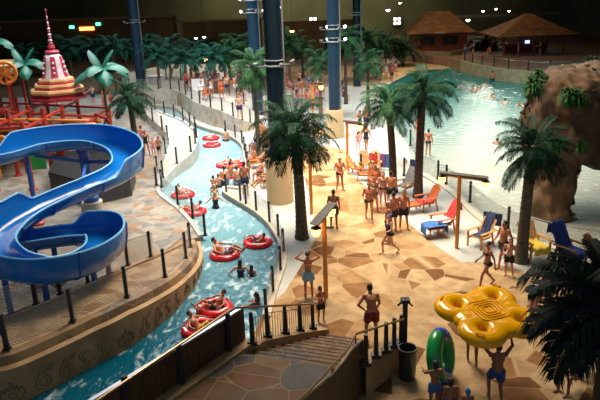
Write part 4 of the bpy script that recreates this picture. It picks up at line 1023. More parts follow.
# yaw: 0 faces the camera side (-Y), 90 faces +X, 180 faces away, -90 faces -X
PP = [
 # px, py(feet), pose, yaw, label, opts
 (309, 297, 'headhold', 180, 'woman in a pale blue patterned skirt holding her head with both hands', dict(sk='tan', wear=(('skirt', 'paleblue'), ('bikini_top', 'white')), fem=True, style='bun')),
 (334, 229, 'stand', 170, 'man in black trunks seen from behind beside the slatted lamp arm', dict(sk='brown')),
 (340, 191, 'front', 10, 'stocky man in black briefs facing us, alone on the pale flagstones', dict(sk='tan', wear=Bf(), fat=.8, hair='grey')),
 (369, 220, 'walk', 0, 'heavy man in black briefs walking at the left of the group', dict(sk='tan', wear=Bf(), fat=.9)),
 (374, 212, 'relax', 20, 'woman partly hidden behind the heavy man in black briefs', dict(sk='tan', wear=W_B, fem=True, hair='brown')),
 (383, 206, 'stand', -10, 'slim woman in a bikini standing below the red deck chair', dict(sk='pink', wear=W_B, fem=True, style='long')),
 (391, 208, 'relax', 150, 'dark-haired man with his back turned near the towel chair', dict(sk='tan')),
 (393, 232, 'stand', -160, 'man in black shorts behind the woman in a blue-black swimsuit', dict(sk='tan', wear=T(), hair='dark')),
 (403, 230, 'relax', 0, 'man in black trunks at the right end of the standing group', dict(sk='tan', wear=T(), fat=.4)),
 (389, 254, 'stride', -70, 'woman in a dark swimsuit striding left across the flagstones', dict(sk='fair', wear=S('navy'), fem=True, hair='cap', fat=.3)),
 (388, 243, 'stand', -90, 'man with grey hair beside the woman in a dark swimsuit', dict(sk='tan', wear=T(), hair='grey')),
 (486, 286, 'walk', -80, 'woman in a black bikini walking left in front of the palm', dict(sk='tan', wear=W_B, fem=True, style='bun')),
 (502, 266, 'walk', -60, 'man in dark trunks walking just left of the smooth brown palm trunk', dict(sk='tan', wear=T())),
 (508, 276, 'relax', -30, 'boy in black shorts in front of the smooth brown palm trunk', dict(sk='pink', wear=T(), child=True, hgt=1.4)),
 (372, 342, 'lean', 185, 'man in dark red trunks leaning forward behind the stair posts', dict(sk='tan', wear=T('maroon'))),
 (321, 322, 'post', 30, 'boy in black shorts leaning at the end of the baluster railing', dict(sk='tan', wear=T(), child=True, hgt=1.2)),
 (495, 402, 'carry', 180, 'man in blue shorts carrying the yellow float over his head', dict(sk='brown', wear=T('navyb'), hgt=1.68)),
 (472, 364, 'carry', 170, 'person under the yellow float, only legs and feet showing', dict(sk='brown', wear=T('navy'), hgt=1.55)),
 (434, 410, 'reach', 190, 'boy with bare back holding the green and blue ring', dict(sk='brown', wear=T('blue'), child=True, hgt=1.35)),
 (449, 423, 'stand', 180, 'child at the bottom edge right of the green ring', dict(sk='brown', wear=T('navy'), child=True, hgt=1.2)),
 (466, 428, 'stand', 180, 'child whose blue bathing cap shows at the bottom edge', dict(sk='brown', wear=T('navy'), hair='cap', child=True, hgt=1.05)),
 (531, 316, 'bend', 100, 'person in a white top bending down behind the foreground palm leaves', dict(sk='pink', wear=(('shirt', 'white'), ('swim_briefs', 'black')), fem=True, hair='blond')),
 (546, 312, 'sit', -120, 'person in black sitting in front of the blue-towelled chair', dict(sk='tan', wear=S('black'), fem=True)),
 (574, 388, 'sithug', -60, 'woman sitting with folded arms under the foreground palm', dict(sk='brown', wear=W_B, fem=True, style='long')),
 (587, 372, 'sit', -70, 'person sitting nearest the foreground palm trunk', dict(sk='tan', wear=S('black'), fem=True)),
 (366, 151, 'walk', 160, 'woman in a black swimsuit stepping over wet paving by the lamp', dict(sk='tan', wear=S('black'), fem=True, fat=.3)),
 (358, 150, 'stand', 170, 'small girl in a pink swimsuit beside the woman in black', dict(sk='pink', wear=S('pink'), fem=True, child=True)),
 (360, 134, 'reach', -60, 'woman in a black swimsuit behind the small girl in pink', dict(sk='tan', wear=S('black'), fem=True)),
 (366, 131, 'stand', 30, 'person standing furthest back in the group by the wet paving', dict(sk='tan', wear=T('navy'))),
 (418, 142, 'stand', 200, 'person half hidden behind the tall palm trunk at the lagoon', dict(sk='pink', wear=Bf('red'))),
 (428, 156, 'stand', 150, 'woman in a black swimsuit paddling at the lagoon edge', dict(sk='tan', wear=W_B, fem=True)),
 (147, 156, 'relax', 20, 'woman in a black swimsuit beside the splash deck palm', dict(sk='tan', wear=S('black'), fem=True)),
 (143, 150, 'walk', 150, 'woman in pink just right of the splash deck palm trunk', dict(sk='pink', wear=S('pink'), fem=True)),
 (154, 156, 'stand', 0, 'child in a pink swimsuit between woman in black and boy', dict(sk='pink', wear=S('pink'), fem=True, child=True)),
 (160, 158, 'stand', -20, 'boy in black trunks at the right of the splash deck group', dict(sk='tan', wear=T('black'), child=True, hgt=1.35)),
 (240, 119, 'stand', 0, 'man in dark trunks standing between the upper terrace fences', dict(sk='fair', wear=T('navy')), 1.0),
 (202, 101, 'relax', 10, 'woman in a white top standing on the upper terrace', dict(sk='fair', wear=(('shirt', 'white'), ('swim_briefs', 'black')), fem=True, fat=.4), 1.2),
 (208, 99, 'reach', 60, 'child in dark clothes bending over the orange pushchair', dict(sk='tan', wear=S('navy'), child=True), 1.2),
 (246, 196, 'stand', 160, 'man in navy trunks standing on the white river step', dict(sk='tan', wear=T('navy')), .05),
]
for q in PP:
    z = q[6] if len(q) > 6 else 0
    person(G(q[0], q[1], z), q[2], q[3], q[4], **q[5])
# bathers in the river: feet on the bed
def wader(px, py, p, yaw, label, depth=.88, **k):
    b = G(px, py, WZ); person((b.x, b.y, WZ-depth), p, yaw, label, **k)
wader(226, 141, 'stand', 175, 'man with bare back wading upstream of the red rings', sk='fair', wear=T())
wader(214, 189, 'reach', 160, 'dark-haired boy at the left of the bathers by the step', .75, sk='tan', wear=T(), hgt=1.5)
wader(219, 187, 'reach', 150, 'brown-haired boy second from the left by the step', .75, sk='fair', wear=T(), hair='brown', hgt=1.5)
wader(225, 185, 'stand', 200, 'man with pale back in the river right beside the white step', .7, sk='fair', wear=T('navy'))
wader(238, 185, 'relax', 170, 'man with pale back next to the black post of the step', .7, sk='fair', wear=T('navy'))
wader(231, 178, 'reach', 170, 'person pushing the red rings at the step', .8, sk='tan', wear=T())
wader(215, 196, 'stand', 180, 'person with blond hair just above the swimmer in a dark swimsuit', .85, sk='fair', wear=T(), hair='blond', child=True, hgt=1.45)
wader(216, 208, 'wade', 180, 'woman in a dark swimsuit wading mid-river, arms spread', .82, sk='fair', wear=S('black'), fem=True, hair='blond')
wader(241, 276, 'wade', 175, 'dark-haired woman wading in front of the two red rings', 1.0, sk='fair', wear=S('navy'), fem=True, style='long')
wader(252, 276, 'stand', 170, 'small child in the water beside the dark-haired woman', .72, sk='fair', wear=S('navy'), child=True, style='long')
wader(257, 306, 'reach', -120, 'dark-haired bather close to the bank fence by the stairs', 1.15, sk='tan', wear=S('navy'), fem=True, style='long')
# swim rings
_ring = None
ringn = 0
def ring(px, py, label, yaw=0, R=.46, r=.17, tilt=0, z=None, group=None):
    global _ring
    if _ring is None:
        a = MB().torus((0, 0, 0), R, r, 40, 14, sq=.85).data('tube_body', K['redrubber'])
        b = MB()
        b.box((R+r*.2, 0, r*.86), (.07, .30, .012))
        hb = MB()
        hb.tube([((R+.02), -.13, r*.7), ((R+.05), -.08, r+.08), ((R+.05), .08, r+.08), ((R+.02), .13, r*.7)], .022, 6)
        _ring = (a, b.data('stripe', K['white']), hb.data('grab_handle', K['white']))
    b = G(px, py, WZ) if not isinstance(px, Vector) else px; t = thing('swim_ring', label, 'swim ring', (b.x, b.y, WZ+.06 if z is None else z), math.radians(yaw), group); t.rotation_euler[0] = tilt
    link('inflated_tube', _ring[0], t); [link('stripe', _ring[1], t, rot=(0, 0, .8+k*2.09)) for k in range(3)]; [link('grab_handle', _ring[2], t, rot=(0, 0, k*PI)) for k in range(2)]; return b
def rider(px, py, yaw, rl, plabel, ringgroup='red swim rings floating on the river', **k):
    b = ring(px, py, rl, yaw+90, group=ringgroup); person((b.x, b.y, WZ+.02), 'tube', yaw, plabel, **k)
rider(225, 256, 75, 'red swim ring under the man reclining with knees up', 'dark-haired man reclining with knees up in a red ring', sk='tan', wear=T('paleblue'))
rider(258, 244, -110, 'red swim ring near the right bank fence with a child in it', 'child lounging in the red ring near the right bank', sk='tan', wear=T('navy'), hgt=1.2)
rider(215, 310, -60, 'red swim ring farther from the plank fence of the near pair', 'person curled up in the farther of the two near red rings', sk='tan', wear=T('black'), hgt=1.5)
rider(201, 331, 70, 'red swim ring nearest the plank fence', 'man in yellow trunks in the red ring nearest the plank fence', sk='tan', wear=T('yellow'), hgt=1.5)
rider(183, 196, 40, 'red swim ring against the left bank, upper of two', 'person lying in the upper red ring at the left bank', sk='pink', wear=Bf('red'), hgt=1.4)
rider(194, 213, -90, 'red swim ring against the left bank, half behind a post', 'person in the red ring half hidden by a black post', sk='pink', wear=Bf('red'), hgt=1.4)
rider(211, 139, 0, 'red swim ring farthest upstream with a small child', 'small child on the farthest upstream red ring', sk='fair', wear=Bf('red'), hgt=.95)
b = ring(212, 146, 'empty red and white swim ring just below the farthest one', 30, group='red swim ring')
rider(226, 166, -30, 'red swim ring at the left of the cluster by the step', 'child riding at the left of the ring cluster', sk='pink', wear=Bf('red'), hgt=1.2)
rider(234, 166, 150, 'red swim ring at the right of the cluster by the step', 'child riding at the right of the ring cluster', sk='pink', wear=Bf('red'), hgt=1.2)
b = ring(231, 176, 'red swim ring in front of the bathers at the step', 10)
# swimmers in the lagoon
for px, py, lab, sk_ in ((461, 87, 'swimmer at the left of the far lagoon group', 'pink'), (473, 89, 'swimmer second from the left in the far lagoon', 'tan'), (477, 90, 'swimmer beside the second one in the far lagoon', 'tan'), (484, 85, 'swimmer in front of the far lagoon wall', 'pink'), (492, 81, 'standing bather nearest the far lagoon wall', 'tan'), (493, 97, 'swimmer in the glittering patch of the lagoon', 'tan'), (505, 103, 'swimmer right of the glittering lagoon patch', 'pink'), (519, 106, 'swimmer closest to the rock top', 'pink'), (497, 144, 'swimmer just above the smooth-trunked palm crown', 'tan'), (376, 103, 'child in shallow water between the palm crowns', 'tan')):
    b = G(px, py, -.12)
    if 'standing' in lab: person((b.x, b.y, -.85), 'stand', 180, lab, sk=sk_, wear=T('navy'))
    else: person((b.x, b.y, -.14), 'swim', random.choice((-90, 0, 90, 150)), lab, sk=sk_, wear=Bf('navy'))
# far crowds
ci = 0
def crowd(rows, where, z=0.0, grp=None):
    cols = ['black', 'red', 'white', 'navy', 'pink', 'blue', 'orange']; poses = ['stand', 'relax', 'sit', 'walk', 'reach', 'sit']
    for i, (px, py) in enumerate(rows):
        rr = random.Random(i*13+len(rows)); fem = rr.random() < .5; c = cols[(i*3+len(rows)) % 7]; p = poses[rr.randrange(6)]
        wear = (('shirt', c), ('swim_trunks', cols[(i*5) % 7])) if rr.random() < .5 else (S(c) if fem else T(c))
        person(G(px, py, z), p, rr.randrange(-180, 180), 'bather in the crowd '+where, sk=['fair', 'tan', 'pink'][rr.randrange(3)], wear=wear, hair=['dark', 'brown', 'blond'][rr.randrange(3)], fem=fem, group=grp)
crowd([(187, 91), (192, 88), (196, 92), (200, 88), (204, 92), (208, 89), (212, 93), (216, 90), (220, 94), (224, 91), (228, 95), (232, 92), (236, 96), (239, 90), (226, 86), (214, 86), (205, 85), (232, 87), (222, 99), (212, 98), (217, 84), (240, 101)], 'gathered between the terrace and the palms', 1.24, grp='far crowd behind the terrace')
crowd([(290, 92), (293, 99), (297, 104), (302, 96), (306, 101), (309, 92), (315, 99), (318, 106), (300, 88), (312, 86), (287, 86), (319, 92), (299, 110), (307, 108), (323, 100), (342, 96), (344, 101), (341, 91)], 'at tables behind the tall dark palm', grp='far crowd at the tables')
crowd([(380, 80), (383, 76), (386, 80), (389, 74), (391, 79), (394, 76), (396, 72), (392, 82), (378, 74), (384, 71)], 'on the sand at the lagoon corner', grp='far crowd on the sand')
crowd([(60, 110), (35, 116), (112, 108), (105, 112), (45, 108), (94, 104), (78, 112), (120, 104), (20, 112)], 'around the red play frame', grp='bathers around the red play frame')
crowd([(465, 56), (489, 57), (518, 56), (540, 56), (473, 56)], 'on the promenade by the huts', z=1.0, grp='far figures on the promenade')
# ------------------------------------------------------------------ furniture
woodc = {'yellow': mat('honey_wood', (.60, .30, .09), .5, .2, 4, stretch=(1, 4, 4)), 'orange': mat('orange_wood', (.50, .13, .035), .45, .2, 4, stretch=(1, 4, 4)), 'brown': mat('brown_wood', (.20, .09, .04), .5, .2, 4, stretch=(1, 4, 4))}
def deckchair(loc, yaw, label, c='yellow', s=1.0, long=False, group=None, cat='deck chair'):
    """low wooden slatted garden chair, sitter faces -Y"""
    m = woodc[c]; t = thing('deck_chair', label, cat, loc, math.radians(yaw), group); t.scale = (s, s, s)
    w = .56; sb = MB(); L = .52 if not long else 1.25
    k = int(L/.09)
    for i in range(k): sb.box((0, .22-i*.09, .38-.0*i+(-.02 if i > 3 else 0)), (w, .075, .022))
    for sd in (-1, 1): sb.box((sd*(w/2-.03), .22-L/2+.04, .35), (.035, L+.02, .07))
    sb.build('seat', m, t, smooth=False)
    R = Matrix.Rotation(-.5, 3, 'X'); bb = MB()
    for i in range(6):
        x = -w/2+.05+i*(w-.1)/5; h = .78-.012*abs(i-2.5)**2*1.5; bb.box(R @ V(x, 0, h/2)+V(0, .24, .36), (.075, .02, h), M=R)
    for zz in (.12, .58): bb.box(R @ V(0, .02, zz)+V(0, .24, .36), (w, .03, .06), M=R)
    bb.build('backrest', m, t, smooth=False)
    for sd in (-1, 1):
        MB().box((sd*(w/2+.05), .02, .58), (.11, .70, .025)).build('armrest', m, t, smooth=False)
        MB().beam((sd*(w/2+.02), -.26, 0), (sd*(w/2+.02), -.26, .57), .06, .045).build('leg', m, t, smooth=False)
        MB().beam((sd*(w/2+.02), .42, 0), (sd*(w/2+.02), .28, .57), .06, .045).build('leg', m, t, smooth=False)
    if long:
        for sd in (-1, 1): MB().beam((sd*(w/2-.03), -.95, 0), (sd*(w/2-.03), -.92, .33), .05, .045).build('leg', m, t, smooth=False)
    return t
def drape(ch_loc, yaw, label, c, over='back', s=1.0, z=.40, size=(.5, .8), cat='towel'):
    """towel following a chair: down the back and over the seat"""
    b = MB(); n = 14; mm = 8; w, L = size
    if over == 'back': path = [V(0, .70, .80), V(0, .66, 1.09), V(0, .60, 1.08), V(0, .42, .74), V(0, .26, .44), V(0, .1, .415), V(0, -.15, .41)]
    elif over == 'seat': path = [V(0, .30, .46), V(0, .2, .42), V(0, -.1, .41), V(0, -.28, .40), V(0, -.34, .33), V(0, -.35, .22)]
    else: path = [V(0, .42, .12), V(0, .40, .42), V(0, .2, .455), V(0, -.2, .455), V(0, -.40, .43), V(0, -.42, .16)]
    P_ = crom(path, 3); rows = []
    for i, p in enumerate(P_):
        rows.append([p+V(-w/2+w*j/mm, .012*math.sin(j*2.1+i*.5), .014*math.sin(j*1.7+i*.9)+.02) for j in range(mm+1)])
    for up in (0, 1):
        o = len(b.v)
        for r in rows: b.v += [q+V(0, 0, -.014*(1-up)) for q in r]
        for i in range(len(rows)-1):
            for j in range(mm):
                f = [o+i*(mm+1)+j, o+(i+1)*(mm+1)+j, o+(i+1)*(mm+1)+j+1, o+i*(mm+1)+j+1]; b.f.append(f if up == 0 else f[::-1]); b.mi.append(0)
    me = b.data('towel', cloth[c]); o = link('towel', me, None, ch_loc, (0, 0, math.radians(yaw)), s); return tag(o, label, cat)
# loungers by the lagoon
p = G(441, 232); deckchair(p, -75, 'orange wooden deck chair heaped with clothes behind the blue-covered stool', 'orange', 1.15)
drape(p, -75, 'red and white towel over the back of the orange deck chair', 'red', 'back', 1.15); drape(p+V(0, 0, .03), -75, 'crumpled white towel on the seat of the orange deck chair', 'white', 'seat', 1.15)
p = G(425, 210); deckchair(p, -70, 'orange lounger with a red towel beside the flared palm trunk', 'orange', 1.1, True); drape(p, -70, 'bright red towel lying on the lounger by the flared palm trunk', 'red', 'seat', 1.1)
# stool with a blue cover
def stool(loc, yaw, label, c):
    t = thing('foot_stool', label, 'stool', loc, math.radians(yaw)); sl = MB()
    for i in range(6): sl.box((0, -.3+i*.12, .42), (.62, .10, .03))
    sl.build('seat', woodc[c], t, smooth=False)
    for a in (-1, 1):
        MB().box((a*.29, 0, .37), (.04, .7, .07)).build('side_rail', woodc[c], t, smooth=False)
        for b_ in (-1, 1): MB().box((a*.28, b_*.28, .2), (.05, .05, .4)).build('leg', woodc[c], t, smooth=False)
    return t
p = G(434, 236); stool(p, 10, 'orange wooden stool under the bright blue towel', 'orange'); drape(p, 100, 'bright blue towel covering the stool in front of the orange chair', 'blue', 'stool', 1.12, size=(.62, 1))
p = G(479, 246); deckchair(p, -55, 'honey-coloured deck chair with a bag, between lamp post and walking man', 'yellow', 1.1); drape(p, -55, 'dark towel over the back of the honey-coloured chair by the lamp post', 'navy', 'back', 1.1, size=(.36, .8))
p = G(534, 258); deckchair(p, 15, 'honey-coloured slatted deck chair right of the smooth palm trunk', 'yellow', 1.3); drape(p, 15, 'yellow towel on the seat of the chair right of the palm trunk', 'yellow', 'seat', 1.3)
p = G(571, 264); deckchair(p, 30, 'wooden deck chair almost covered by a dark blue towel', 'brown', 1.25)
for o_, k_ in (('back', 'dark blue towel over the back of the rightmost deck chair'), ('seat', 'dark blue towel hanging off the seat of the rightmost deck chair')): drape(p+V(0, 0, .01 if o_ == 'seat' else 0), 30, k_, 'blue' if 0 else 'navyblue' if 'navyblue' in cloth else (cl('navyblue', (.02, .045, .26)) and 'navyblue'), o_, 1.25, size=(.62, 1))
p = G(600, 268); deckchair(p, 40, 'wooden deck chair cut off by the right edge of the view', 'orange', 1.1)
# chairs around the lamp by the wet paving
p = G(377, 190); deckchair(p, 10, 'orange deck chair holding a bather in a red top', 'orange', 1.05); person(p+V(0, .0, .0), 'sitback', 10, 'bather in an orange-red top sitting in the orange deck chair', sk='tan', wear=(('shirt', 'orange'), ('swim_trunks', 'white')), hgt=1.6)
p = G(404, 194); deckchair(p, -50, 'honey deck chair with a white towel beside the shorter palm', 'yellow', 1.1); drape(p, -50, 'white towel over the honey deck chair beside the shorter palm', 'white', 'back', 1.1)
p = G(357, 174); deckchair(p, 60, 'honey deck chair at the left of the row by the bamboo lamp', 'yellow', 1)
p = G(366, 171); deckchair(p, 10, 'upright honey deck chair in the middle of the row by the lamp', 'yellow', 1)
p = G(375, 171); deckchair(p, -10, 'upright honey deck chair at the right of the row by the lamp', 'yellow', 1)
p = G(364, 180); deckchair(p, 80, 'low orange lounger in front of the two upright chairs', 'orange', .9, True)
# hanging towels on the fence
def hang(px, py, w, h, z, c, label, yaw=-50):
    b0 = G(px, py, z); rows = []; b = MB(); m_ = 8
    for i, zz in enumerate([-h, -h*.6, -h*.25, 0, .0, -h*.2, -h*.5]):
        y = (-.05, -.045, -.035, -.02, .02, .035, .045)[i]
        rows.append([V(-w/2+w*j/m_, y+.015*math.sin(j*1.8), zz+.0*j) for j in range(m_+1)])
    for up in (0, 1):
        o = len(b.v)
        for r in rows: b.v += [q+V(0, 0, .012*up) for q in r]
        for i in range(len(rows)-1):
            for j in range(m_):
                f = [o+i*(m_+1)+j, o+(i+1)*(m_+1)+j, o+(i+1)*(m_+1)+j+1, o+i*(m_+1)+j+1]; b.f.append(f if up else f[::-1]); b.mi.append(0)
    o = link('towel', b.data('towel', cloth[c]), None, b0, (0, 0, math.radians(yaw))); tag(o, label, 'towel')
cf = [G(361, 172), G(376, 170), G(393, 172), (G(404, 176)), (G(420, 178))]
cf = [Vector(q) for q in cf]
cumfence('mesh_fence', 'low netting fence with hanging towels behind the row of chairs', cf, [cf[0], cf[1], cf[3], cf[4]], 1.0)
def onf(x): return near(cf, x)
for x, w_, h_, c, lab in ((373, .55, .5, 'red', 'red towel hanging behind the right upright chair'), (382, .35, .75, 'purple', 'purple striped towel hanging on the netting fence'), (388, .35, .75, 'blue', 'blue towel hanging left of the shorter palm trunk'), (402, .6, .6, 'white', 'white towel hanging between the two tall palm trunks'), (411.5, .28, .72, 'navy', 'navy towel hanging left of the tall palm trunk'), (415.5, .3, .72, 'blue', 'blue towel hanging against the tall palm trunk')):
    q = onf(x); a = math.degrees(math.atan2((cf[3]-cf[1]).y, (cf[3]-cf[1]).x)); b0 = q+V(0, -.02, .97)
    px_, py_ = 300+F*(b0-V(0, 0, CH)).dot(RT)/(b0-V(0, 0, CH)).dot(FW), 200-F*(b0-V(0, 0, CH)).dot(UP)/(b0-V(0, 0, CH)).dot(FW)
    hang(px_, py_, w_, h_, b0.z, c, lab, a)
q = near(sl, 492); hang(493, 213, .75, .5, .98, 'navy', 'navy towel hanging on the lagoon fence above the honey chair', -35)
# seated bathers along the river behind the palm trunk
for i, (px, py, yw, lab, kw) in enumerate(((266, 140, 60, 'bather sitting highest in the row by the thick column', dict(wear=T('red'))), (257, 152, -60, 'bather in blue sitting left of the slim palm trunk', dict(wear=(('shirt', 'navy'), ('swim_trunks', 'blue')))), (267, 152, -90, 'bather leaning back right of the slim palm trunk', dict(wear=T('black'))), (255, 168, -80, 'bather lounging below the slim palm trunk', dict(wear=T('orange'))), (266, 166, -100, 'bather in a dark top sitting beside the cream plinth', dict(wear=(('shirt', 'navy'), ('swim_trunks', 'black')))), (262, 182, -90, 'bather in black shorts sitting low beside the cream plinth', dict(wear=T('black'))), (267, 187, -70, 'bather in dark trunks nearest the cream plinth', dict(wear=T('black'))))):
    b = G(px, py); c = ('yellow', 'orange', 'brown')[i % 3]
    deckchair(b, yw, 'wooden deck chair under the '+lab.replace('bather ', 'bather '), c, .95)
    person(b+V(0, 0, .0), 'sit' if i % 2 else 'sitback', yw, lab, sk=('tan', 'fair', 'pink')[i % 3], hair=('dark', 'brown')[i % 2], **kw)
# ------------------------------------------------------------------ yellow four-seat float
def clover():
    c = G(488, 315, 2.06); t = thing('yellow_float', 'big yellow four-lobed inflatable raft with four seat holes carried overhead', 'inflatable raft', c, math.radians(20)); t.rotation_euler[0] = math.radians(6)
    R = .76; mb = MB()
    for i in range(4):
        a = PI/4+i*PI/2; mb.torus((R*math.cos(a), R*math.sin(a), 0), .345, .25, 30, 12, sq=.72)
    mb.lathe([(.0, -.16), (.5, -.16), (.6, -.06), (.6, .06), (.5, .16), (0, .16)], (0, 0, 0), 24)
    for i in range(4):
        a = i*PI/2; mb.ball((.62*math.cos(a), .62*math.sin(a), 0), (.36, .36, .185), 12)
    me = remesh(mb, 'raft_body', .03, [K['yellow']], 6); link('raft_body', me, t)
    for k, r in enumerate((.40, .31, .22, .13)):
        pts = [(r*sx, r*sy, .165) for sx, sy in ((-1, -1), (1, -1), (1, 1), (-1, 1))]; P_ = []
        for i in range(4):
            a, b = V(*pts[i]), V(*pts[(i+1) % 4]); P_ += [a.lerp(b, .12), a.lerp(b, .5), a.lerp(b, .88)]
        MB().tube(P_, .028, 6, closed=True).build('square_ridge', K['yellow'], t)
    for i in range(4):
        a = PI/4+i*PI/2; d = V(math.cos(a), math.sin(a), 0); s_ = V(-d.y, d.x, 0); c0 = d*(R+.42)
        MB().tube([c0-s_*.12+V(0, 0, .10), c0-s_*.08+V(0, 0, .2), c0+s_*.08+V(0, 0, .2), c0+s_*.12+V(0, 0, .10)], .02, 6).build('grab_handle', K['yellow'], t)
clover()
# green and blue ring standing upright
c = G(441, 355, .80); t = thing('green_ring', 'large green and blue swim ring held upright near the bin', 'swim ring', (c.x, c.y, .78), math.radians(62)); t.rotation_euler[0] = math.radians(78)
MB().torus((0, 0, 0), .53, .20, 48, 14, mi=lambda i, j: 1 if (i//6) % 4 == 1 else 0).build('inflated_tube', [K['green'], K['bluev']], t)
hb = MB(); hb.tube([(.60, -.12, .1), (.66, -.06, .14), (.66, .06, .14), (.60, .12, .1)], .02, 6); hb.build('grab_handle', K['black'], t)
# towel, bag and small litter items on the plaza
p = G(330, 228); t = tag(MB().box((p.x, p.y, .03), (.34, .16, .05), .1).build('flip_flop_mat', K['black'], smooth=False), 'flat dark mat on the paving at the feet of the man in black trunks', 'mat')
# orange pushchair and cloth on the terrace
p = G(207, 101, 1.2); t = thing('pushchair', 'small dark pushchair with an orange seat on the upper terrace', 'pushchair', p, .6)
MB().box((0, 0, .5), (.38, .5, .06)).box((0, .26, .72), (.38, .06, .5)).build('seat', cloth['orange'], t)
for sx in (-1, 1):
    MB().tube([(sx*.2, -.35, .12), (sx*.2, .1, .5), (sx*.2, .5, 1.0)], .018, 6).build('frame', K['black'], t)
    for sy in (-.35, .3): MB().torus((sx*.23, sy, .12), .10, .022, 16, 6, M=Matrix.Rotation(PI/2, 3, 'Y')).build('wheel', K['black'], t)
# ------------------------------------------------------------------ rock formation
rockm = stone('rock_face', [(0, (.085, .045, .022)), (.3, (.13, .07, .034)), (.6, (.07, .04, .022)), (.85, (.15, .09, .045))], (.075, .042, .022), .7, .02, .8, stretch=(1, 1, .6))
def rock(name, label, blobs, vox=.12, amp=.28, fr=.9, seed=0, cat='rock'):
    mb = MB()
    for c, r in blobs: mb.ball(c, r, 16)
    off = Vector((sum(b[0][0] for b in blobs)/len(blobs), sum(b[0][1] for b in blobs)/len(blobs), -1.0))
    me = remesh(mb, name, vox, [rockm], 3, off=off)
    for v in me.vertices:
        w = v.co+off; n = noise.noise(w*fr+V(seed, 0, 0))*amp+noise.noise(w*fr*2.7)*amp*.4+(abs(noise.noise(V(w.x*2.2, w.y*2.2, w.z*.5)))*-.22)
        v.co += v.normal*n
    me.update(); o = link(name, me, None, off); return tag(o, label, cat)
bx = []
def px3(px, py, Y): return AT(px, py, Y)
rock('rock_formation', 'tall brown artificial rock rising from the lagoon at the right edge', [
 ((11.0, 26.9, .4), (.95, 1.0, 1.7)), ((11.2, 27.0, 1.8), (1.0, 1.1, 1.5)), ((11.5, 27.4, 3.2), (1.35, 1.4, 1.5)), ((11.9, 27.8, 4.6), (1.65, 1.7, 1.2)), ((12.0, 28.3, 5.3), (1.75, 2.0, .85)),
 ((10.9, 28.6, 3.4), (.8, 1.0, 2.3)), ((13.6, 28.0, 3.2), (1.5, 1.4, 1.6)), ((13.9, 28.2, 4.8), (1.9, 1.9, 1.1)), ((15.3, 28.2, 3.6), (1.6, 1.6, 2.2)), ((15.6, 28.0, .8), (1.3, 1.4, 1.9)), ((14.2, 30.3, 5.3), (2.6, 2.0, .8)), ((16.8, 29.5, 4.4), (2.2, 2.2, 1.8)), ((17.2, 29.0, 1.5), (2.0, 2.0, 2.4)), ((11.6, 27.3, -.5), (.9, .9, .8))])
leafm = mat('bush_leaf', (.01, .05, .01), .6, .3, 3, spec=.15, c2=(.03, .12, .022))
def bush(c, r, n, label, seed=0, hang_=0.0, name='rock_plant', cat='plant', m=None):
    rnd = random.Random(seed); mb = MB(); t = thing(name, label, cat, c)
    for i in range(n):
        az = rnd.uniform(0, 2*PI); el = rnd.uniform(-.3-hang_, 1.2); L = r*rnd.uniform(.5, 1.1); d = V(math.cos(az)*math.cos(el), math.sin(az)*math.cos(el), math.sin(el)); s = d.cross(V(0, 0, 1)).normalized()*.035*(.7+rnd.random()*.7); u = s.cross(d).normalized()
        o = d*L*.25; a = d*L*.65+u*.06*r; b = d*L+V(0, 0, -.25*L)
        mb.add([o-s*.4, o+s*.4, a+s, a-s, b], [(0, 1, 2, 3), (3, 2, 4)])
    mb.build('foliage', m or leafm, t, smooth=False)
    st_ = MB()
    for i in range(5): a = i*1.3; st_.tube([(0, 0, -.15), (math.cos(a)*r*.2, math.sin(a)*r*.2, r*.3)], .02, 5)
    st_.build('stem', bark[2], t)
bush(AT(533, 88, 26.9), .75, 260, 'leafy plant spilling over the left edge of the rock top', 1, .6)
bush(AT(538, 78, 28.0), .6, 160, 'low plant at the back left of the rock top', 2)
bush(AT(556, 78, 29.2), .9, 200, 'wide leafy plant along the rear rim of the rock', 3)
bush(AT(568, 96, 26.2), .55, 200, 'bright green clump on the front ledge, left one', 4, .5)
bush(AT(577, 98, 26.2), .6, 220, 'bright green clump on the front ledge, right one', 5, .6)
bush(AT(548, 138, 25.9), .5, 200, 'round green bush halfway down the rock face', 6, .3)
bush(AT(559, 145, 25.7), .5, 160, 'trailing ivy right of the round bush on the rock', 7, 1.0)
bush(AT(581, 146, 26.0), .4, 110, 'small ivy tuft at the right of the rock face', 8, 1.0)
bush(AT(592, 75, 33.0), 1.3, 200, 'feathery fern plant behind the rock at the right edge', 9)
# ------------------------------------------------------------------ thatched huts across the lagoon
thatch = mat('thatch', (.14, .06, .02), .95, .3, 1.2, stretch=(1, 1, 9), c2=(.30, .15, .06)); hutw = mat('hut_timber', (.24, .06, .02), .6, .3, 2, stretch=(5, 5, .6)); darkm = mat('dark_opening', (.006, .006, .006), .5)
def hiproof(L, W, h, ridge, over, z):
    a, b = L/2+over, W/2+over; r = ridge/2; ns_ = 6; rows = []
    for i in range(ns_+1):
        s = i/ns_; f = s**1.25 if 0 else s; cz = z+h*(s**1.15); x = a+(r-a)*s; y = b+(.12-b)*s; rows.append([V(-x, -y, cz), V(x, -y, cz), V(x, y, cz), V(-x, y, cz)])
    mb = MB()
    for rr_ in rows: mb.v += rr_
    for i in range(ns_):
        for j in range(4): mb.f.append([i*4+j, i*4+(j+1) % 4, (i+1)*4+(j+1) % 4, (i+1)*4+j]); mb.mi.append(0)
    mb.f.append([ns_*4+j for j in range(4)]); mb.f.append([3, 2, 1, 0]); mb.mi += [0, 0]; return mb
h1c = Vector((19.0, 85.4, 1.0)); t = thing('thatched_hut', 'red-brown hut with a steep thatched roof and two dark windows', 'hut', (h1c.x, h1c.y+2.4, 1.0))
MB().box((0, 0, 1.35), (6.8, 4.4, 2.7)).build('wall', hutw, t, smooth=False)
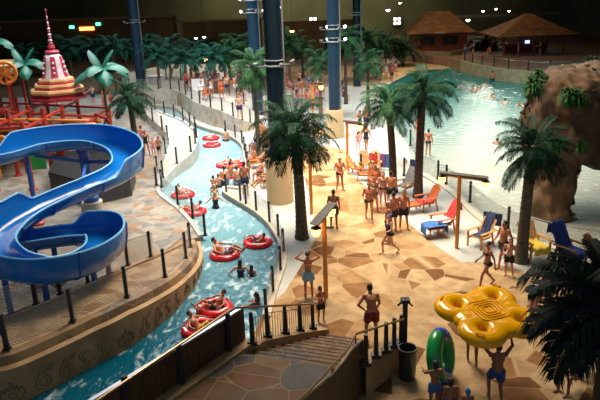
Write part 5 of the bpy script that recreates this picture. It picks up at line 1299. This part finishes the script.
hiproof(6.8, 4.4, 2.55, 3.0, .95, 2.55).build('thatched_roof', thatch, t, smooth=False)
for x in (-1.75, 1.15):
    w_ = MB(); w_.box((x, -2.22, 1.55), (1.9, .06, 1.15)); wd = w_.build('window', darkm, t, smooth=False)
    f_ = MB()
    for q in ((x-.98, 1.55, .09, 1.3), (x+.98, 1.55, .09, 1.3), (x, 1.55, .07, 1.2)): f_.box((q[0], -2.27, q[1]), (q[2], .06, q[3]))
    for zz in (.95, 2.15): f_.box((x, -2.27, zz), (2.05, .06, .09))
    f_.build('window_frame', hutw, wd, smooth=False)
MB().box((-.35, -3.2, 2.62), (1.35, .05, .2)).build('sign_board', mat('sign_pale', (.4, .38, .34), .6), t, smooth=False)
h2c = Vector((30.2, 79.5, 1.0)); t = thing('open_pavilion', 'dim open pavilion with a wide thatched hip roof', 'pavilion', (h2c.x-1.2, h2c.y+3, 1.0))
hiproof(7.6, 6, 2.3, .8, 1.2, 2.35).build('thatched_roof', thatch, t, smooth=False)
for x in (-3.6, 0, 3.6):
    for y in (-2.6, 2.6): MB().tube([(x, y, 0), (x, y, 2.5)], .12, 8).build('post', hutw, t)
MB().box((0, .6, .55), (5.4, .6, 1.1)).build('bar_counter', hutw, t, smooth=False)
MB().box((.2, .25, 1.25), (.55, .06, .35)).build('lit_screen', mat('blue_screen', (.2, .3, .9), .4, 0, emit=(.25, .35, 1), es=1.6), t, smooth=False)
# low garden wall of the huts
gw = crom([G(408, 60), G(420, 63, 0), G(440, 64, 0), G(452, 64, 0), G(462, 62, 0)], 4)
gwv = [V(q.x, q.y, 0) for q in gw]
tag(strip_mesh([setz(gwv, lambda i: -.2), setz(gwv, lambda i: 1.5), setz(offs(gwv, .35), lambda i: 1.5), setz(offs(gwv, .35), lambda i: -.2)], None, '', True).build('wall_hut_garden', mat('garden_wall', (.22, .17, .10), .8, .2, 2), smooth=False), kind='structure')
reed = MB(); rp = [q+V(0, .35, 1.0) for q in offs(lwv, 1.6)]
# service buildings with lit strips far behind
def block(name, label, c, d, m, cat, parts=()):
    t = thing(name, label, cat, c); MB().box((0, 0, d[2]/2), d).build('wall', m, t, smooth=False)
    for nm_, pc, pd, pm in parts: MB().box(pc, pd).build(nm_, pm, t, smooth=False)
    return t
warm = mat('warm_lit_strip', (1, .6, .25), .5, 0, emit=(1, .45, .12), es=1.3); brownb = mat('brown_facade', (.16, .09, .04), .8, .25, .4); cool = mat('green_lit_sign', (.1, .8, .4), .5, 0, emit=(.1, .9, .5), es=1.5)
redsign = mat('orange_lit_sign', (1, .25, .05), .5, 0, emit=(1, .22, .04), es=3)
c = AT(90, 60, 100); block('arcade_building', 'long brown restaurant front behind the left palms with a glowing orange sign', (c.x, 102, 0), (26, 3, 6.2), brownb, 'building',
 [('lit_sign', (0, -1.55, 4.9), (2.2, .1, .5), redsign), ('exit_sign', (-2.2, -1.55, 5.2), (.7, .1, .4), cool), ('exit_sign', (1.8, -1.55, 5.5), (.7, .1, .4), cool), ('roof_edge', (0, -1.7, 6.3), (26.4, .5, .35), mat('roof_edge_tan', (.35, .22, .08), .6)), ('opening', (-8, -1.55, 1.6), (4, .1, 2.6), darkm), ('opening', (-1, -1.55, 1.6), (5, .1, 2.6), darkm), ('opening', (7, -1.55, 1.6), (4, .1, 2.6), darkm)])
c = AT(225, 60, 104); block('arcade_building', 'brown cafe front behind the river terrace crowd with small lamps', (c.x, 104, 0), (12, 3, 5.2), brownb, 'building', [('opening', (-3, -1.55, 1.6), (4.5, .1, 2.4), darkm), ('opening', (3.4, -1.55, 1.6), (4, .1, 2.4), darkm), ('roof_edge', (0, -1.7, 5.3), (14.4, .5, .3), bpy.data.materials['roof_edge_tan'])])
c = AT(300, 60, 100); block('arcade_building', 'brown cafe front seen between the columns', (c.x+2, 100, 0), (13, 3, 4.8), brownb, 'building', [('opening', (-4, -1.55, 1.6), (5, .1, 2.4), darkm), ('opening', (4, -1.55, 1.6), (4.5, .1, 2.4), darkm)])
# pale tiled canopy panel beams and hanging lamps
def hanglamp(px, py, Y, label, r=.28, es=5, col=(1, .95, .8)):
    p_ = AT(px, py, Y); t = thing('hanging_lamp', label, 'lamp', p_)
    MB().ball((0, 0, 0), (r, r, r*.8), 12).build('lamp_glass', mat('hanging_glow', (1, 1, 1), .3, 0, emit=col, es=es) if es != 5 or 'hanging_glow' not in bpy.data.materials else bpy.data.materials['hanging_glow'], t)
    MB().lathe([(r*1.2, r*.3), (r*.8, r*.9), (.05, r*1.1)], (0, 0, 0), 12).build('shade', K['black'], t)
    MB().tube([(0, 0, r), (0, 0, 20-p_.z)], .02, 5).build('cable', K['black'], t)
for px, py, lab in ((388, 10, 'white hanging lamp in the rear hall left of the left hut'), (468, 20, 'white hanging lamp high behind the left hut'), (400, 3, 'white hanging lamp near the top edge above the olive wall'), (483, 11, 'small white hanging lamp right of the left hut roof'), (496, 9, 'small white hanging lamp over the gap between huts'), (509, 11, 'small white hanging lamp left above the pavilion roof'), (281, 7, 'small white hanging lamp above the cafe palms')):
    hanglamp(px, py, 108, lab, .32 if px in (388, 468) else .2)
hanglamp(355, 22, 108, 'warm yellow hanging lamp on the left of the olive wall', .3, 9, (1, .75, .3))
hanglamp(292, 31, 95, 'orange glowing lamp right of the thickest column', .3, 6, (1, .35, .08)); hanglamp(205, 59, 90, 'warm glowing lamp over the cafe crowd', .35, 7, (1, .6, .2)); hanglamp(196, 38, 95, 'small warm lamp in the rear palms, left of two', .22, 7, (1, .8, .5)); hanglamp(204, 37, 95, 'small warm lamp in the rear palms, right of two', .22, 7, (1, .8, .5))
# four-pane lit window lights on the olive wall
for px, lab in ((313, 'small four-pane lit window left of the blue-grey column'), (397, 'small four-pane lit window on the olive wall')):
    p_ = AT(px, 21, 117.6); t = thing('lit_window', lab, 'window', p_); fr_ = MB().box((0, 0, 0), (1.5, .2, 1.5)); fr_.build('window_frame', K['black'], t, smooth=False)
    for a in (-1, 1):
        for b_ in (-1, 1): MB().box((a*.36, -.13, b_*.36), (.52, .05, .52)).build('pane', bpy.data.materials.get('pane_glow') or mat('pane_glow', (1, 1, 1), .3, 0, emit=(1, .95, .85), es=.9), t, smooth=False)
# timber beam across the rear wall and a soffit edge
MBb = MB().box((0, 0, 0), (34, .5, .5)); q = AT(520, 16, 112); ob = MBb.build('gallery_beam', mat('pale_beam', (.20, .19, .14), .7, .1), smooth=False); ob.location = q; tag(ob, 'long pale beam running along the rear wall above the huts', 'beam')
# ------------------------------------------------------------------ red play frame with the bell tower
tan_t = mat('tan_tier', (.52, .30, .12), .5, .12, 2); bellw = mat('bell_white', (.72, .60, .62), .4, .06, 2); bellr = mat('bell_red', (.50, .04, .07), .4, .1, 2)
SX, SY = -15.0, 41.0
t = thing('bell_tower', 'white and red bell-shaped roof tower with a spire on stepped tan tiers', 'tower', (SX, SY, 4.12)); t.scale = (.86, .86, .86)
mb = MB(); n8 = 8
for z0, z1, r in ((0, .32, 1.95), (.40, .68, 1.6), (.76, 1.02, 1.28)): mb.lathe([(r, z0), (r*1.04, (z0+z1)/2), (r, z1)], (0, 0, 0), 8)
mb.build('tier', tan_t, t, smooth=False)
mb = MB()
for z0, r in ((.30, 1.7), (.66, 1.4), (-.25, 1.8)): mb.lathe([(r, z0), (r, z0+.14)], (0, 0, 0), 8)
mb.lathe([(1.7, -.3), (1.7, 0)], (0, 0, 0), 8); mb.build('tier_recess', bellr, t, smooth=False)
prof = [(.98, 1.0), (.95, 1.15), (.82, 1.5), (.74, 1.9), (.68, 2.3), (.58, 2.6), (.36, 2.78), (.2, 2.84)]
MB().lathe(prof, (0, 0, 0), 32).build('bell', bellw, t)
for a in range(6):
    an = a*PI/3-.25; pm = MB(); rows = []
    for r, z in prof[1:6]:
        rows.append([V((r+.02)*math.cos(an+da), (r+.02)*math.sin(an+da), z) for da in (-.26, -.13, 0, .13, .26)])
    for r_ in rows: pm.v += r_
    for i in range(4):
        for j in range(4): pm.f.append([i*5+j, i*5+j+1, (i+1)*5+j+1, (i+1)*5+j]); pm.mi.append(0)
    pn = pm.build('red_panel', bellr, t)
    for z, r in ((1.45, .86), (1.8, .79), (2.15, .73)): MB().ball(((r+.02)*math.cos(an), (r+.02)*math.sin(an), z), .09, 8).build('white_boss', bellw, pn)
MB().lathe([(.45, 2.80), (.50, 2.9), (.42, 3.0), (.16, 3.03), (.26, 3.2), (.2, 3.38), (.1, 3.42)], (0, 0, 0), 20).build('finial_base', bellr, t)
sp2 = MB(); z = 3.4
for i in range(11): r = .17-.012*i; sp2.lathe([(r*.5, z), (r, z+.1), (r*.5, z+.2)], (0, 0, 0), 12, mi=i % 2); z += .2
sp2.lathe([(.04, z), (.03, z+.1), (.07, z+.18), (.02, z+.28)], (0, 0, 0), 10); sp2.build('spire', [bellr, bellw], t)
# frame itself
t = thing('play_structure', 'red steel water play frame with orange pipes and platforms behind the slide', 'play structure', (-16, 38, 0))
xs_ = [-20.6, -18.4, -16.4, -14.4, -12.4]; ys_ = [33.5, 36.5, 39.5, 42.5]
for i, x in enumerate(xs_):
    for j, y in enumerate(ys_):
        if (i, j) in ((4, 0),): continue
        b = MB(); H_ = (3.75, 3.9, 3.6, 3.7)[j] - (.9 if i == 4 else 0); b.tube([(x, y, 0), (x, y, H_)], .12, 10); pq = b.build('frame_post', K['red'], t, world=True)
        f = MB(); f.lathe([(.26, 0), (.26, .06), (.13, .1)], V(x, y, 0)-V(-16, 38, 0), 12); f.build('foot_plate', K['red'], pq)
for j, y in enumerate(ys_):
    MB().beam((xs_[0], y, 3.45), (xs_[-1] if j else xs_[-2], y, 2.75 if j else 3.4), .12, .14).build('frame_beam', K['red'], t, world=True)
    if j < 3: MB().tube([(xs_[0], y-.2, 2.9), (xs_[2], y-.2, 2.75), (xs_[-1]+.4, y-.2, 2.5)], .10, 10).build('orange_pipe', K['orange'], t, world=True)
for i, x in enumerate(xs_): MB().beam((x, ys_[0]+(3 if i == 4 else 0), 3.3-(.6 if i == 4 else 0)), (x, ys_[-1], 3.3-(.6 if i == 4 else 0)), .12, .12).build('frame_beam', K['red'], t, world=True)
for (x0, x1, y0, y1, z) in ((-18.4, -16.4, 36.5, 42.5, 1.9), (-16.4, -12.4, 39.5, 42.5, 1.5), (-20.6, -18.4, 33.5, 42.5, 1.5)):
    MB().box(((x0+x1)/2, (y0+y1)/2, z), (x1-x0, y1-y0, .12)).build('platform', mat('platform_grey', (.22, .24, .28), .6, .2, 2), t, world=True, smooth=False)
    for (a, b_) in (((x0, y0), (x1, y0)), ((x1, y0), (x1, y1))):
        MB().beam((a[0], a[1], z+.95), (b_[0], b_[1], z+.95), .06, .06).build('guard_rail', K['red'], t, world=True)
        nn_ = MB(); nn_.panel(V(a[0], a[1], z+.06), V(b_[0], b_[1], z+.06), .9); nn_.build('guard_net', K['net'], t, world=True, smooth=False)
# canopy plate carrying the bell tower
MB().lathe([(1.75, 3.72), (1.8, 3.9), (.3, 3.98)], (SX, SY, 0), 8).build('canopy_plate', bellr, t, world=True, smooth=False)
# slanting braces, spouts and a pyramid brace on the right
for a, b_ in (((-12.4, 38.0, 0), (-11.3, 38.0, 2.9)), ((-9.9, 38.0, 0), (-11.3, 38.0, 2.9)), ((-12.4, 39.5, 2.9), (-11.3, 38.0, 2.9)), ((-12.3, 38.0, 1.0), (-10.2, 38.0, 1.0)), ((-12.4, 36.5, 1.6), (-10.2, 37.2, 1.1))):
    MB().beam(a, b_, .14, .14).build('brace', K['red'], t, world=True)
for x, y in ((-18.2, 33.3), (-16.2, 33.4), (-14.2, 35), (-12.2, 36)):
    MB().tube([(x, y, 2.9), (x+.8, y-.2, 3.0), (x+1.5, y-.4, 2.7)], .12, 10).build('orange_pipe', K['orange'], t, world=True)
for x, y, z, c_ in ((-13.6, 36.1, 1.2, 'red'), (-19.4, 34.8, 1.9, 'orange')):
    MB().lathe([(.18, 0), (.38, .45), (.34, .45), (.15, .05)], (x, y, z), 16).build('tipping_bucket', K[c_], t, world=True)
for i, (x, y) in enumerate(((-19.5, 34.4), (-17.4, 35.4), (-15.4, 37.0))):
    MB().box((x, y, .75), (1.0, .08, 1.1), .2).build('play_panel', [K['bluepost'], K['yellow'], K['green']][i % 3], t, world=True, smooth=False)
# orange water wheel at the left edge
c = AT(5, 73, 39.5); t = thing('water_mill', 'round orange bucket wheel on the play frame at the left edge', 'water wheel', c, .3)
M_ = Matrix.Rotation(PI/2, 3, 'X'); MB().torus((0, 0, 0), .62, .10, 28, 8, M=M_).build('wheel_rim', K['orange'], t)
MB().tube([(0, -.2, 0), (0, .2, 0)], .14, 12).build('hub', K['orange'], t)
for i in range(8):
    a = i*PI/4; d = V(math.cos(a), 0, math.sin(a)); MB().beam(d*.1, d*.6, .07, .2).build('paddle', K['orange'], t, smooth=False)
MB().beam((0, .3, 0), (0, .3, -c.z+0.0), .12, .12).build('stand', K['red'], t)
# small roofed tower at the far left with a curved tan top
c = AT(2, 62, 42); t = thing('play_canopy', 'tan pagoda-like canopy roof at the left edge behind the toy leaves', 'canopy', (c.x-.3, 42.2, 0))
MB().lathe([(1.5, c.z-.3), (1.55, c.z-.15), (1.2, c.z+.02), (.3, c.z+.1)], (0, 0, 0), 8).build('roof', tan_t, t, smooth=False)
for a in range(4): x, y = 1.3*math.cos(a*PI/2+.78), 1.3*math.sin(a*PI/2+.78); MB().tube([(x, y, 0), (x, y, c.z-.25)], .09, 8).build('post', K['red'], t)
# brown slide-side trough at the far left
q0, q1 = G(-25, 137, 2.6), G(23, 129.5, 2.6); t = thing('brown_trough', 'dark brown walled trough at the left edge behind the blue slide', 'trough', (q0.x, q0.y, 0))
MB().beam(q0-V(0, 0, .4), q1-V(0, 0, .4), .12, 1.0).build('front_board', mat('brown_board', (.09, .025, .015), .5, .2), t, world=True, smooth=False)
MB().beam(q0+V(0, 0, .13), q1+V(0, 0, .13), .2, .07).build('rim', K['steel'], t, world=True)
for q in (q0.lerp(q1, .3), q0.lerp(q1, .9)): MB().beam((q.x, q.y+.1, 0), (q.x, q.y+.1, 2.2), .1, .1).build('leg', K['red'], t, world=True)
# white kiosk boards near the slate column
c = G(158, 95.5); t = thing('white_tank', 'pale round tank beside the slate column at the upstream end', 'tank', (c.x, c.y, 0)); MB().lathe([(.8, 0), (.8, 1.9), (.7, 2.0), (.1, 2.05)], (0, 0, 0), 24).build('drum', K['white'], t)
MB().torus((0, 0, 1.9), .8, .05, 24, 6).build('rim', whitepaint, t)
c = G(199, 95, 1.2); t = tag(MB().box((c.x, c.y, 1.2+.7), (1.1, .12, 1.4)).build('white_board', K['white'], smooth=False), 'white upright board behind the woman on the upper terrace', 'board')
# parasols and tables in the cafe
tabm = mat('table_top', (.35, .12, .05), .5)
for i, (px, py) in enumerate(((292, 96), (302, 104), (312, 97), (318, 110), (285, 104))):
    p = G(px, py); t = thing('cafe_table', 'round cafe table in the crowd behind the tall dark palm', 'table', p, 0, 'far cafe tables')
    MB().lathe([(.42, .70), (.42, .74)], (0, 0, 0), 16).build('table_top', tabm, t); MB().tube([(0, 0, 0), (0, 0, .7)], .04, 8).build('leg', K['black'], t)
